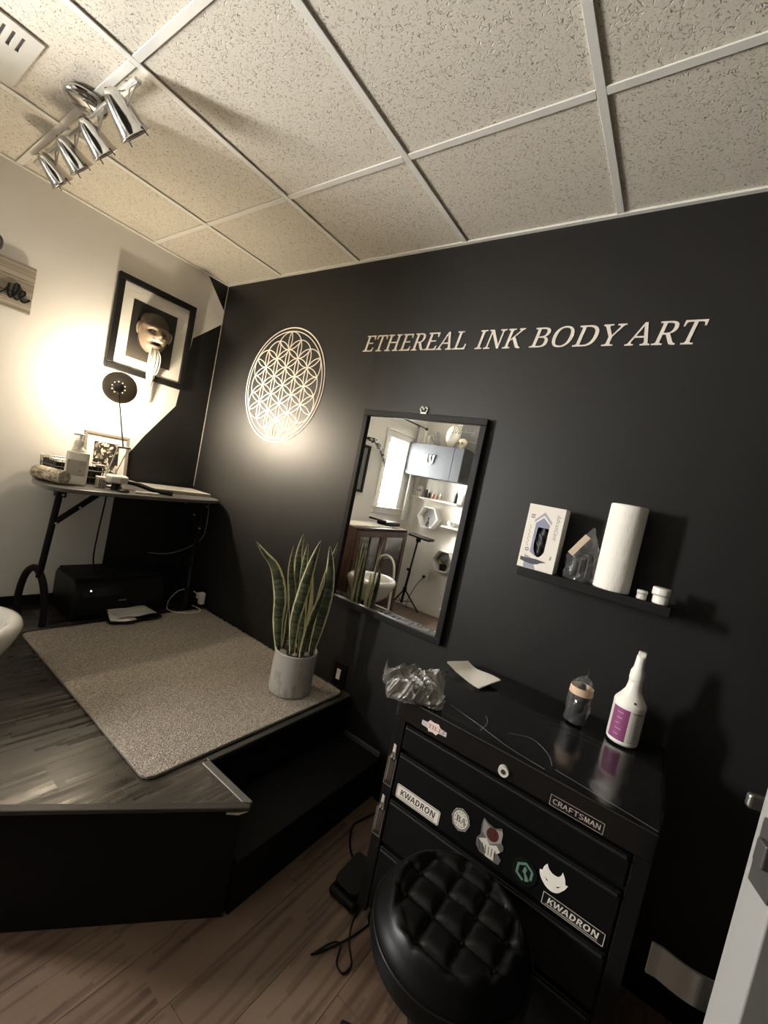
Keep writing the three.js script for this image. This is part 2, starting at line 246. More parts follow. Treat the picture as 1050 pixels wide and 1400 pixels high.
// ---------- folding table ----------
const TY = 1.098; // top surface
{
  const t = thing('folding_table', 'narrow black folding table with rounded ends against the white wall', 'table', [0.26, PY, 0.5]);
  const topShape = new THREE.Shape(); topShape.moveTo(0.015, -0.03); topShape.lineTo(0.3, -0.03); topShape.quadraticCurveTo(0.4, -0.03, 0.42, -0.1); topShape.bezierCurveTo(0.5, -0.35, 0.53, -0.72, 0.485, -0.91); topShape.quadraticCurveTo(0.46, -0.955, 0.36, -0.957); topShape.bezierCurveTo(0.2, -0.962, 0.06, -0.9, 0.015, -0.74);
  part('table_top', ext(topShape, 0.012, 0.004, 24).rotateX(-Math.PI / 2).translate(0, TY - 0.016, 0), mat([0.09, 0.085, 0.078], 0.35), t);
  const side = (z, s) => { // folding leg with brace
    part('leg', [rod([0.36, TY - 0.035, z], [0.32, PY + 0.25, z + 0.02 * s], 0.014), span(0.34, 0.385, TY - 0.06, TY - 0.018, z - 0.02, z + 0.02, 0.003)], M.blackSoft, t);
    const foot = part('foot', tube([[0.22, PY + 0.012, z + 0.05 * s], [0.2, PY + 0.13, z + 0.055 * s], [0.215, PY + 0.245, z + 0.04 * s], [0.27, PY + 0.285, z + 0.025 * s], [0.33, PY + 0.245, z + 0.01 * s], [0.365, PY + 0.13, z - 0.005 * s], [0.36, PY + 0.012, z - 0.01 * s]], 0.016, 60, 10), M.blackSoft, t);
    part('brace', bar([0.345, TY - 0.19, z + 0.0 * s], [0.4, TY - 0.022, z - 0.15 * s], 0.026, 0.014, V(1, 0, 0)), M.blackSoft, t);
    for (const [a, b, c] of [[0.352, TY - 0.19, z], [0.4, TY - 0.03, z - 0.145 * s], [0.39, TY - 0.1, z - 0.075 * s], [0.388, TY - 0.045, z]]) part('rivet', sph(0.006, a + 0.014, b, c, 8), M.steel, t);
  };
  side(0.87, 1); side(0.13, -1);
}
{ // laptop
  const t = thing('laptop', 'closed silver laptop lying flat on the far end of the black table', 'laptop', [0.2, TY, 0.23]);
  part('lid', rb(0.235, 0.007, 0.36, 0.17, TY + 0.017, 0.225, 0.004), mat([0.62, 0.59, 0.53], 0.42, { metalness: 0.5 }), t);
  part('base', rb(0.235, 0.011, 0.36, 0.17, TY + 0.0065, 0.225, 0.004), mat([0.5, 0.47, 0.42], 0.42, { metalness: 0.5 }), t);
}
{ // soap pump
  const x = 0.315, z = 0.805, t = thing('pump_bottle', 'translucent white pump bottle with pale label on the black table', 'bottle', [x, TY, z]);
  part('body', ext(rrect(0.082, 0.052, 0.02), 0.15, 0.006).rotateX(-Math.PI / 2).rotateY(1.2).translate(x, TY + 0.0065, z), mat([0.8, 0.76, 0.66], 0.35, { transmission: 0.0 }), t);
  part('shoulder', lathe([[0, 0], [0.034, 0], [0.03, 0.012], [0.016, 0.024], [0.014, 0.03], [0.014, 0.045], [0, 0.045]], 28).scale(1, 1, 0.8).rotateY(1.2).translate(x, TY + 0.159, z), mat([0.8, 0.76, 0.66], 0.35), t);
  part('label', ext(rrect(0.076, 0.075, 0.004), 0.001).rotateY(1.2).translate(x + 0.0334 * Math.sin(1.2), TY + 0.085, z + 0.0334 * Math.cos(1.2)), mat([1, 1, 1], 0.6, { map: tex(128, 128, (c) => { c.fillStyle = '#a9a294'; c.fillRect(0, 0, 128, 128); c.fillStyle = '#6f695d'; c.fillRect(16, 18, 22, 5); c.fillRect(16, 27, 14, 4); c.fillStyle = '#8b8476'; for (let i = 0; i < 7; i++) c.fillRect(16, 50 + i * 9, 60 + (i % 3) * 12, 3); }, true, [13, 13]) }), t);
  const p = part('pump', [cyl(0.016, 0.016, 0.018, x, TY + 0.208, z), cyl(0.006, 0.006, 0.03, x, TY + 0.228, z, 12)], M.plasticWhite, t);
  part('nozzle', [rb(0.05, 0.011, 0.018, x + 0.0, TY + 0.246, z + 0.0, 0.005).translate(-x, 0, -z).rotateY(0.7).translate(x - 0.006, 0, z + 0.006)], M.plasticWhite, t, p);
}
{ // rolled bandage / towel
  const t = thing('rolled_towel', 'rolled pale patterned towel at the near end of the black table', 'towel', [0.31, TY, 0.9]);
  const m = mat([1, 1, 1], 0.95, { map: tex(256, 256, (c, w, h) => { c.fillStyle = '#cbbfa8'; c.fillRect(0, 0, w, h); speckle(c, w, h, 900, ['rgba(120,104,84,.5)', 'rgba(235,225,205,.6)', 'rgba(90,80,66,.35)'], 3, 14); }) });
  const dir = V(0.21, 0, -0.09).normalize(), a = V(0.235, TY + 0.035, 0.94), g = [];
  const spiral = []; for (let i = 0; i < 60; i++) { const k = i / 59, th = k * 5 * Math.PI, r = 0.008 + 0.024 * k; spiral.push([r * Math.cos(th), r * Math.sin(th)]); }
  const roll = lathe([[0, 0], [0.012, 0.001], [0.03, 0.003], [0.034, 0.012], [0.0345, 0.1], [0.034, 0.165], [0.03, 0.172], [0, 0.172]], 26);
  const q = new THREE.Quaternion().setFromUnitVectors(V(0, 1, 0), dir);
  part('cloth', roll.applyQuaternion(q).translate(a.x, a.y, a.z), m, t);
  const sp = new THREE.TubeGeometry(new THREE.CatmullRomCurve3(spiral.map(([u, v]) => V(u, 0.173, v))), 100, 0.0022, 5); part('rolled_end', sp.applyQuaternion(q).translate(a.x, a.y, a.z), mat([0.3, 0.26, 0.2], 0.95), t);
}
{ // wire basket
  const t = thing('wire_basket', 'black wire basket behind the pump bottle on the table', 'basket', [0.13, TY, 0.765]);
  const x0 = 0.05, x1 = 0.24, z0 = 0.66, z1 = 0.87, y0 = TY + 0.004, y1 = TY + 0.105, w = [], loop = (y, k) => tube([[x0 - k, y, z0 - k], [x1 + k, y, z0 - k], [x1 + k, y, z1 + k], [x0 - k, y, z1 + k]].flatMap((p, i, A) => { const n = A[(i + 1) % 4]; return [0, 0.03, 0.97].map((u) => [p[0] + (n[0] - p[0]) * u, y, p[2] + (n[2] - p[2]) * u]); }), 0.003, 80, 6, true);
  part('rim', loop(y1, 0.008), M.steel, t);
  for (const [y, k] of [[y0, 0], [TY + 0.035, 0.002], [TY + 0.07, 0.005]]) w.push(loop(y, k));
  for (let i = 0; i <= 8; i++) { const z = z0 + (z1 - z0) * i / 8; w.push(rod([x0, y0, z], [x0 - 0.008, y1, z], 0.0015, 5), rod([x1, y0, z], [x1 + 0.008, y1, z], 0.0015, 5)); }
  for (let i = 0; i <= 5; i++) { const x = x0 + (x1 - x0) * i / 5; w.push(rod([x, y0, z0], [x, y1, z0 - 0.008], 0.0015, 5), rod([x, y0, z1], [x, y1, z1 + 0.008], 0.0015, 5)); }
  part('wires', w, M.darkMetal, t);
  part('liner', [span(x0 + 0.004, x1 - 0.004, y0, y0 + 0.004, z0 + 0.004, z1 - 0.004), span(x0 + 0.002, x0 + 0.005, y0, y1 - 0.012, z0 + 0.004, z1 - 0.004), span(x1 - 0.005, x1 - 0.002, y0, y1 - 0.012, z0 + 0.004, z1 - 0.004), span(x0 + 0.005, x1 - 0.005, y0, y1 - 0.012, z0 + 0.002, z0 + 0.005), span(x0 + 0.005, x1 - 0.005, y0, y1 - 0.012, z1 - 0.005, z1 - 0.002)], M.black, t);
  solo('folded_cloth', 'folded pale cloth lying in the black wire basket on the table', 'cloth', [rb(0.13, 0.02, 0.17, 0.14, TY + 0.09, 0.765, 0.009), rb(0.12, 0.07, 0.16, 0.14, TY + 0.0435, 0.765, 0.012)], M.paper);
}
{ // small framed photograph leaning on the wall
  const t = thing('photo_frame', 'small pale wooden picture frame with a dark busy print leaning on the table', 'picture frame', [0.06, TY, 0.585]);
  const tilt = (g) => g.rotateY(Math.PI / 2).rotateZ(0.12).translate(0.07, TY + 0.003, 0.585);
  const w = 0.232, h = 0.272, b = 0.016, fm = mat([0.24, 0.21, 0.17], 0.5);
  part('frame', [[0, h - b / 2, w, b], [0, b / 2, w, b], [-w / 2 + b / 2, h / 2, b, h - 2 * b], [w / 2 - b / 2, h / 2, b, h - 2 * b]].map(([x, y, ww, hh]) => tilt(rb(ww, hh, 0.018, x, y, 0, 0.003))), fm, t);
  part('mat_board', tilt(box(w - 2 * b, h - 2 * b, 0.004, 0, h / 2, 0)), M.paper, t);
  seed = 77; part('print', tilt(fitUV(box(w * 0.55, h * 0.62, 0.001, 0, h / 2, 0.0028))), mat([1, 1, 1], 0.6, { map: tex(256, 256, (c, W, H) => { c.fillStyle = '#2a2622'; c.fillRect(0, 0, W, H); for (let i = 0; i < 120; i++) { c.fillStyle = ['#cfc4b0', '#4a443b', '#1a1714', '#8b8171', '#e0d6c2', '#14110f'][i % 6]; c.beginPath(); c.ellipse(rnd() * W, rnd() * H, rr(4, 26), rr(3, 16), rnd() * 3, 0, 7); c.fill(); } }) }), t);
}
{ // desk lamp
  const t = thing('desk_lamp', 'desk lamp with dark round shade on a thin pole turned to the wall', 'lamp', [0.265, TY, 0.625]);
  const c = V(0.28, 1.62, 0.663), n = V(-0.86, 0.1, -0.5).normalize(), q = new THREE.Quaternion().setFromUnitVectors(V(0, 1, 0), n);
  const put = (g) => g.applyQuaternion(q).translate(c.x, c.y, c.z);
  const smoked = mat([0.16, 0.135, 0.105], 0.28, { transmission: 0.25, thickness: 0 });
  const sh = part('shade', put(lathe([[0.02, -0.012], [0.045, -0.006], [0.07, 0.007], [0.081, 0.022], [0.079, 0.023], [0.068, 0.01], [0.044, -0.002], [0.02, -0.006]], 48)), smoked, t);
  part('hub', put(lathe([[0, -0.03], [0.018, -0.028], [0.026, -0.018], [0.026, -0.006], [0, -0.004]], 32)), M.darkMetal, t, sh);
  const holes = []; for (let i = 0; i < 10; i++) holes.push(put(sph(0.0032, 0.03 * Math.cos(i * 0.628), -0.0125, 0.03 * Math.sin(i * 0.628), 6)));
  part('light_holes', holes, mat([1, 0.9, 0.7], 0.5, { emissive: new THREE.Color().setRGB(1, 0.8, 0.5), emissiveIntensity: 0.8 }), t, sh);
  const bulbM = mat([1, 0.95, 0.85], 0.4, { emissive: new THREE.Color().setRGB(1, 0.8, 0.52), emissiveIntensity: 4 });
  part('bulb', put(lathe([[0, 0.0], [0.012, 0.002], [0.012, 0.07], [0.02, 0.092], [0.023, 0.108], [0.017, 0.124], [0, 0.13]], 24)), bulbM, t);
  const L = new THREE.PointLight(new THREE.Color().setRGB(1, 0.85, 0.64), LAMP_POWER); L.name = 'lamp_light'; L.shadow.radius = 1.3; L.position.copy(c.clone().add(n.clone().multiplyScalar(0.108))).sub(t.position); t.add(L);
  const B = new THREE.SpotLight(new THREE.Color().setRGB(1, 0.85, 0.64), BEAM_POWER, 0, 0.95, 1); B.name = 'lamp_beam'; B.shadow.radius = 1.3; B.position.copy(L.position); B.target.position.copy(L.position).add(V(0.4, -0.1, -0.8)); t.add(B, B.target);
  const j = [0.25, 1.316, 0.585];
  part('pole', rod([c.x - n.x * 0.02, c.y - 0.02, c.z + 0.006], j, 0.0035, 8), M.darkMetal, t);
  part('joint', rod([0.25, 1.315, 0.615], [0.25, 1.318, 0.55], 0.007, 10), M.steel, t);
  part('arm', [rod([0.25, 1.312, 0.61], [0.27, 1.13, 0.66], 0.0035, 8), rod([0.25, 1.314, 0.558], [0.27, 1.13, 0.625], 0.0035, 8)], M.steel, t);
  part('base', [lathe([[0, 0], [0.055, 0], [0.057, 0.006], [0.05, 0.012], [0.015, 0.02], [0, 0.021]], 32).translate(0.265, TY + 0.0005, 0.625), span(0.25, 0.285, TY + 0.015, TY + 0.05, 0.575, 0.665, 0.004)], M.darkMetal, t);
}
{ // small things on the table
  const t = thing('hair_clipper', 'white corded device resting on a black strap beside the photo frame', 'device', [0.37, TY, 0.64]);
  const place = (g) => g.rotateZ(-0.1).rotateY(0.25).translate(0.37, TY + 0.055, 0.64);
  part('body', place(rb(0.045, 0.042, 0.105, 0, 0, 0, 0.012, 4)), M.plasticWhite, t);
  part('face_plate', place(ext(rrect(0.04, 0.026, 0.01), 0.003).rotateY(Math.PI / 2).translate(0.0215, 0.002, -0.022)), mat([0.52, 0.49, 0.42], 0.5), t);
  part('stand', [cyl(0.018, 0.022, 0.034, 0.37, TY + 0.0175, 0.64, 18)], M.black, t);
  solo('black_strap', 'black padded strap lying slantwise over the table edge before the laptop', 'strap', [tube([[0.3, TY + 0.042, 0.565], [0.34, TY + 0.036, 0.52], [0.39, TY + 0.018, 0.45], [0.43, TY + 0.0145, 0.37]], 0.0125, 40, 10)], M.black);
  solo('clamp_lid', 'round black lid lying flat on the table before the white device', 'lid', [lathe([[0, 0], [0.026, 0], [0.029, 0.004], [0.028, 0.01], [0.022, 0.012], [0, 0.011]], 28).translate(0.435, TY + 0.0005, 0.63)], M.blackGloss);
  solo('white_pen', 'white marker pen lying on the table in front of the strap', 'pen', [rod([0.435, TY + 0.0065, 0.57], [0.43, TY + 0.0065, 0.455], 0.006, 12), rod([0.43, TY + 0.0065, 0.455], [0.4295, TY + 0.0065, 0.442], 0.003, 8)], M.plasticWhite);
  const k = thing('small_jar', 'small clear jar of printed packets between pump bottle and white device', 'jar', [0.34, TY, 0.7]);
  part('container', rb(0.04, 0.05, 0.04, 0.34, TY + 0.0255, 0.7, 0.006), mat([1, 1, 1], 0.4, { map: tex(64, 64, (c) => { c.fillStyle = '#b9b09d'; c.fillRect(0, 0, 64, 64); c.fillStyle = '#5a5348'; for (const [a, b] of [[8, 10], [36, 12], [8, 36], [36, 38]]) { c.strokeStyle = '#5a5348'; c.lineWidth = 5; c.strokeRect(a, b, 16, 14); } }) }), k);
  part('lid', rb(0.042, 0.006, 0.042, 0.34, TY + 0.054, 0.7, 0.003), M.plasticWhite, k);
}
solo('printer_cable', 'black cable hanging from the table down to the printer', 'cable', tube([[0.33, TY - 0.02, 0.66], [0.335, 1.0, 0.665], [0.325, 0.85, 0.67], [0.3, 0.7, 0.66], [0.27, 0.615, 0.62], [0.24, 0.6, 0.58]], 0.004, 50, 6), M.black);
solo('hanging_cable', 'thin grey cable drooping from the table along the black corner', 'cable', tube([[0.37, TY - 0.02, 0.1], [0.36, 0.98, 0.085], [0.33, 0.84, 0.08], [0.27, 0.76, 0.13], [0.18, 0.7, 0.2], [0.08, 0.68, 0.27]], 0.003, 60, 6), mat([0.2, 0.18, 0.15], 0.5));

// ---------- printer ----------
{
  const t = thing('printer', 'black inkjet printer under the table at the edge of the rug', 'printer', [0.17, PY, 0.5]);
  const g = ext(shp([[0.03, 0], [0.32, 0], [0.335, 0.03], [0.335, 0.12], [0.31, 0.185], [0.28, 0.205], [0.05, 0.205], [0.03, 0.18]]), 0.45, 0.004).translate(0, PY + 0.0045, 0.275);
  part('body', g, M.black, t);
  part('scanner_lid', rb(0.25, 0.014, 0.44, 0.165, PY + 0.219, 0.5, 0.005), M.blackSoft, t);
  part('control_panel', [box(0.004, 0.05, 0.2).rotateZ(0.4).translate(0.33, PY + 0.155, 0.6)], M.blackGloss, t);
  part('power_light', sph(0.0045, 0.332, PY + 0.163, 0.66, 10), mat([0.9, 0.9, 0.85], 0.4, { emissive: new THREE.Color().setRGB(0.9, 0.9, 0.85), emissiveIntensity: 0.6 }), t);
  part('badge', box(0.002, 0.007, 0.04, 0.3405, PY + 0.1, 0.5), M.steel, t);
  part('paper_tray', rb(0.16, 0.008, 0.27, 0.4, PY + 0.03, 0.47, 0.003), M.black, t);
  const sheets = [[0.4, 0.47, 0.05, 0.2, 'pale crumpled sheet lying on top in the printer tray'], [0.425, 0.53, -0.25, 0.12, 'white sheet sticking out under the top page in the printer tray']];
  sheets.reverse().forEach(([x, z, a, w, label], i) => { const s = new THREE.PlaneGeometry(0.15, w, 10, 10), p = s.attributes.position; for (let k = 0; k < p.count; k++) p.setZ(k, 0.004 * Math.sin(p.getX(k) * 60 + i) * Math.cos(p.getY(k) * 45)); s.computeVertexNormals(); const back = s.clone().translate(0, 0, -0.001); solo('paper_sheet', label, 'paper', [s, back].map((q) => q.rotateX(-Math.PI / 2).rotateY(a).translate(x, PY + 0.0425 + i * 0.009, z)), i ? mat([0.42, 0.4, 0.36], 0.9, { side: 2 }) : mat([0.6, 0.57, 0.5], 0.9, { side: 2 })); });
}

// ---------- framed mask ----------
{
  const z0 = 0.2, z1 = 0.648, y0 = 1.735, y1 = 2.262, w = 0.034, zc = (z0 + z1) / 2;
  const t = thing('framed_picture', 'black framed picture with wide white mat on the white wall', 'picture', [0, y0, zc]);
  const fr = [[z0, z1, y1 - w, y1], [z0, z1, y0, y0 + w], [z0, z0 + w, y0 + w, y1 - w], [z1 - w, z1, y0 + w, y1 - w]];
  part('frame', fr.map(([a, b, c, d]) => span(0.002, 0.032, c, d, a, b, 0.005)), M.blackWood, t);
  part('mat_board', span(0.003, 0.014, y0 + w, y1 - w, z0 + w, z1 - w), mat([0.8, 0.77, 0.7], 0.8), t);
  part('print', span(0.014, 0.0152, 1.83, 2.155, 0.3, 0.555), mat([1, 1, 1], 0.7, { map: tex(64, 128, (c, W, H) => { const g = c.createLinearGradient(0, 0, 0, H); g.addColorStop(0, '#1b1815'); g.addColorStop(0.6, '#2c2824'); g.addColorStop(1, '#575048'); c.fillStyle = g; c.fillRect(0, 0, W, H); }) }), t);
  // carved mask
  const m = thing('carved_mask', 'carved wooden old man mask with long white beard hung over framed picture', 'mask', [0.02, 1.58, 0.43]);
  const NU = 56, NV = 72, pos = [], col = [], idx = [], my = 2.0, mz = 0.432, hw = 0.083, hh = 0.112, bump = (u, v, a, b, s, t2) => Math.exp(-(((u - a) / s) ** 2) - ((v - b) / t2) ** 2);
  for (let j = 0; j <= NV; j++) for (let i = 0; i <= NU; i++) {
    const u = -1 + 2 * i / NU, v = -1 + 2 * j / NV, wv = v < 0 ? 1 - 0.42 * v * v : 1 - 0.12 * v ** 4, uu = u * Math.sqrt(Math.max(0, 1 - 0.86 * v ** 6));
    let x = 0.085 * Math.sqrt(Math.max(0, 1 - 0.97 * u * u)) * Math.sqrt(Math.max(0, 1 - 0.75 * v * v));
    x += 0.03 * bump(u, v, 0, -0.08, 0.17, 0.22) + 0.014 * bump(u, v, 0, -0.2, 0.3, 0.1); // nose
    x += 0.012 * (bump(u, v, 0.42, 0.22, 0.28, 0.09) + bump(u, v, -0.42, 0.22, 0.28, 0.09)); // brows
    x -= 0.017 * (bump(u, v, 0.42, 0.05, 0.2, 0.09) + bump(u, v, -0.42, 0.05, 0.2, 0.09)); // eye sockets
    x += 0.012 * (bump(u, v, 0.5, -0.22, 0.25, 0.16) + bump(u, v, -0.5, -0.22, 0.25, 0.16)); // cheeks
    x += 0.008 * bump(u, v, 0, -0.38, 0.45, 0.06) - 0.018 * bump(u, v, 0, -0.52, 0.36, 0.07) + 0.012 * bump(u, v, 0, -0.66, 0.3, 0.07);
    if (v > 0.3 && v < 0.85) x += 0.0025 * Math.sin(v * 62 + u * u * 3) * (1 - u * u);
    pos.push(0.018 + x, my + hh * v, mz - hw * uu * wv);
    let c = v > 0.3 ? [0.05, 0.034, 0.024] : [0.25, 0.19, 0.13];
    if (v > 0.3 && v < 0.85 && Math.sin(v * 62 + u * u * 3) < -0.5) c = [0.13, 0.095, 0.065];
    if (bump(u, v, 0.42, 0.04, 0.2, 0.055) > 0.4 || bump(u, v, -0.42, 0.04, 0.2, 0.055) > 0.4) c = [0.05, 0.04, 0.03];
    if (bump(u, v, 0.36, 0.04, 0.06, 0.03) > 0.4 || bump(u, v, -0.36, 0.04, 0.06, 0.03) > 0.4) c = [0.7, 0.65, 0.55];
    if (bump(u, v, 0, -0.52, 0.4, 0.06) > 0.4) c = [0.04, 0.025, 0.02];
    if (bump(u, v, 0, -0.385, 0.46, 0.05) > 0.45) c = [0.85, 0.8, 0.7];
    col.push(...c);
  }
  for (let j = 0; j < NV; j++) for (let i = 0; i < NU; i++) { const a = j * (NU + 1) + i, b = a + 1, c = a + NU + 1, d = c + 1; idx.push(a, b, c, b, d, c); }
  const g = new THREE.BufferGeometry(); g.setAttribute('position', new THREE.Float32BufferAttribute(pos, 3)); g.setAttribute('color', new THREE.Float32BufferAttribute(col, 3)); g.setIndex(idx); g.computeVertexNormals(); g.translate(-m.position.x, -m.position.y, -m.position.z);
  mesh('face', g, mat([1, 1, 1], 0.5, { vertexColors: true, side: THREE.DoubleSide }), m);
  const skin = mat([0.3, 0.235, 0.17], 0.5);
  for (const s of [1, -1]) part('ear', [sph(1, 0, 0, 0, 16).scale(0.014, 0.034, 0.014).translate(0.034, my + 0.01, mz + s * 0.084), tube([[0.045, my + 0.035, mz + s * 0.09], [0.05, my + 0.02, mz + s * 0.097], [0.046, my - 0.01, mz + s * 0.094], [0.04, my - 0.025, mz + s * 0.088]], 0.005, 20, 6)], skin, m);
  part('cord', [tube([[0.035, 1.985, mz + 0.084], [0.022, 1.93, mz + 0.07], [0.03, 1.885, mz + 0.03]], 0.002, 20, 5)], M.darkMetal, m);
  seed = 90; const hair = []; for (let i = 0; i < 34; i++) { const a = rr(-1, 1), b = rr(0, 1), e = rr(1.6, 1.79), k = rr(-0.4, 1); hair.push(tube([[0.05 + 0.03 * b, 1.915, mz + 0.016 * a], [0.06 + 0.035 * b, 1.87, mz - 0.004 + 0.03 * a], [0.05 + 0.02 * b, 1.78, mz - 0.01 + 0.028 * a], [0.045 + 0.012 * b, (e + 1.78) / 2, mz - 0.012 + 0.016 * a], [0.042 + 0.008 * b, e, mz - 0.006 + 0.007 * a]], 0.0034, 22, 5)); }
  hair.push(tube([[0.05, 1.7, mz - 0.01], [0.044, 1.63, mz - 0.004], [0.042, 1.582, mz + 0.003]], 0.003, 20, 5));
  part('beard', hair, mat([0.82, 0.77, 0.66], 0.7), m);
}

// ---------- wooden word sign ----------
{
  const z0 = 0.992, z1 = 1.6, t = thing('wooden_sign', 'grey plank sign with black script lettering at the left edge of the white wall', 'sign', [0, 1.86, (z0 + z1) / 2]);
  seed = 95; const wm = [0, 1, 2].map((k) => mat([1, 1, 1], 0.8, { map: tex(256, 64, (c, W, H) => { c.fillStyle = ['#a79d8d', '#9c9283', '#aba191'][k]; c.fillRect(0, 0, W, H); for (let i = 0; i < 60; i++) { c.strokeStyle = ['rgba(80,72,60,.35)', 'rgba(200,190,172,.3)'][i % 2]; c.lineWidth = rr(0.5, 2.5); const y = rnd() * H; c.beginPath(); c.moveTo(0, y); c.bezierCurveTo(80, y + rr(-4, 4), 160, y + rr(-4, 4), W, y + rr(-3, 3)); c.stroke(); } }) }));
  [[2.012, 2.083], [1.938, 2.009], [1.862, 1.935]].forEach(([a, b], k) => part('plank', fitUV(span(0.012, 0.024, a, b, z0 + k * 0.001, z1, 0.002), 2, 1), wm[k], t));
  for (const z of [1.08, 1.48]) part('batten', span(0.002, 0.012, 1.88, 2.06, z, z + 0.03), wm[0], t);
  // script strokes, written in the plane of the wall: u runs towards the corner
  const P = (u, v) => [0.029, 1.915 + v, 1.085 - u], st = (pts, r = 0.0045) => tube(pts.map(([u, v]) => P(u, v)), r, 60, 7);
  part('script_lettering', [
    st([[-0.3, 0.02], [-0.27, 0.05], [-0.29, 0.075], [-0.25, 0.07], [-0.26, 0.03], [-0.22, 0.0], [-0.19, 0.04], [-0.18, 0.06], [-0.175, 0.0], [-0.15, 0.055], [-0.135, 0.0], [-0.11, 0.055], [-0.095, 0.005], [-0.07, 0.01], [-0.045, 0.05]]),
    st([[-0.045, 0.052], [-0.05, 0.01], [-0.035, -0.002], [-0.012, 0.016], [0.002, 0.055]]), st([[0.002, 0.058], [0.0, 0.015], [0.012, -0.004], [0.024, 0.012], [0.036, 0.048], [0.034, 0.068], [0.024, 0.062], [0.018, 0.03], [0.02, 0.004], [0.034, -0.004], [0.05, 0.012], [0.062, 0.034], [0.056, 0.046], [0.046, 0.036], [0.046, 0.006], [0.058, -0.006], [0.074, 0.002], [0.082, 0.014]]),
  ], M.black, t);
  part('bow', [tube([[0.02, 2.085, 1.3], [0.022, 2.14, 1.26], [0.03, 2.17, 1.2], [0.032, 2.15, 1.135], [0.022, 2.115, 1.128], [0.02, 2.083, 1.15]], 0.006, 40, 8)], M.darkGrey, t);
}

// ---------- ceiling vent and track light ----------
{
  const t = thing('ceiling_vent', 'pale slotted vent plate on the ceiling tile above the track light', 'vent', [0.74, 2.492, 1.47]);
  const x0 = 0.57, x1 = 0.912, z0 = 1.258, z1 = 1.7, s = shp([[x0, -z0], [x1, -z0], [x1, -z1], [x0, -z1]]);
  for (let i = 0; i < 9; i++) { const z = 1.292 + i * 0.0225; s.holes.push(new THREE.Path([[0.79, -z], [0.79, -(z + 0.011)], [0.875, -(z + 0.011)], [0.875, -z]].map(([a, b]) => new THREE.Vector2(a, b)))); }
  part('plate', ext(s, 0.004, 0.0012).rotateX(-Math.PI / 2).translate(0, 2.4985, 0), mat([0.62, 0.6, 0.54], 0.5), t);
  for (let i = 0; i < 9; i++) { const z = 1.292 + i * 0.0225; part('slat', box(0.085, 0.001, 0.012).rotateX(0.6).translate(0.8325, 2.503, z + 0.0055), M.darkGrey, t); }
}
{
  const t = thing('track_light', 'chrome track light with four bell shaped heads on the white ceiling', 'track light', [0.66, 2.498, 1.09]);
  part('canopy', [lathe([[0, 0], [0.062, 0], [0.067, -0.006], [0.06, -0.02], [0.034, -0.028], [0, -0.029]].reverse(), 40).translate(0.815, 2.498, 1.115)], M.chrome, t);
  part('rail', [rb(0.96, 0.014, 0.022, 0.655, 2.473, 1.082, 0.004), rod([0.815, 2.475, 1.11], [0.815, 2.473, 1.085], 0.008), ], mat([0.72, 0.7, 0.64], 0.35, { metalness: 0.7 }), t);
  for (const x of [0.3, 1.05]) part('mount', rod([x, 2.498, 1.082], [x, 2.475, 1.082], 0.007), M.chrome, t);
  const tops = [[0.4, 1.118], [0.612, 1.12], [0.823, 1.118], [1.068, 1.13]], d = V(0.02, -0.6, -0.8).normalize(), q = new THREE.Quaternion().setFromUnitVectors(V(0, -1, 0), d);
  tops.forEach(([x, z], k) => {
    const s = k === 3 ? 1.12 : 1, put = (g) => g.scale(s, s, s).applyQuaternion(q).translate(x, 2.424, z);
    const h = part('lamp_head', put(lathe([[0, 0.006], [0.01, 0.006], [0.018, 0.001], [0.0235, -0.012], [0.031, -0.036], [0.0365, -0.06], [0.04, -0.08], [0.046, -0.096], [0.048, -0.099], [0.046, -0.1], [0.036, -0.08], [0.03, -0.06], [0, -0.055]], 40)), M.chrome, t);
    part('lens', put(lathe([[0, -0.084], [0.02, -0.086], [0.037, -0.088], [0.037, -0.086], [0, -0.08]], 28)), mat([0.7, 0.68, 0.62], 0.25), t, h);
    part('rim', put(new THREE.TorusGeometry(0.0465, 0.0026, 8, 40).rotateX(Math.PI / 2).translate(0, -0.098, 0)), M.chrome, t, h);
    part('knob', sph(0.006, x - 0.012, 2.428, z + 0.004, 8), M.darkMetal, t, h); for (const w of [-1, 1]) part('clip', put(rod([0.047 * w, -0.09, 0], [0.051 * w, -0.114, 0], 0.0022, 6)), M.darkMetal, t, h);
    const e = V(x, 2.424, z).add(d.clone().multiplyScalar(0.05));
    part('bracket', [bar([x + 0.06, 2.47, 1.082], [e.x + 0.033, e.y + 0.004, e.z], 0.011, 0.0025), bar([x - 0.01, 2.468, 1.082], [x - 0.012, 2.425, z], 0.01, 0.0025), bar([x + 0.012, 2.468, 1.082], [e.x + 0.033, e.y + 0.004, e.z], 0.009, 0.0025), rb(0.11, 0.008, 0.012, x + 0.02, 2.4635, 1.082, 0.003)], mat([0.5, 0.49, 0.46], 0.35, { metalness: 0.8 }), t);
  });
}
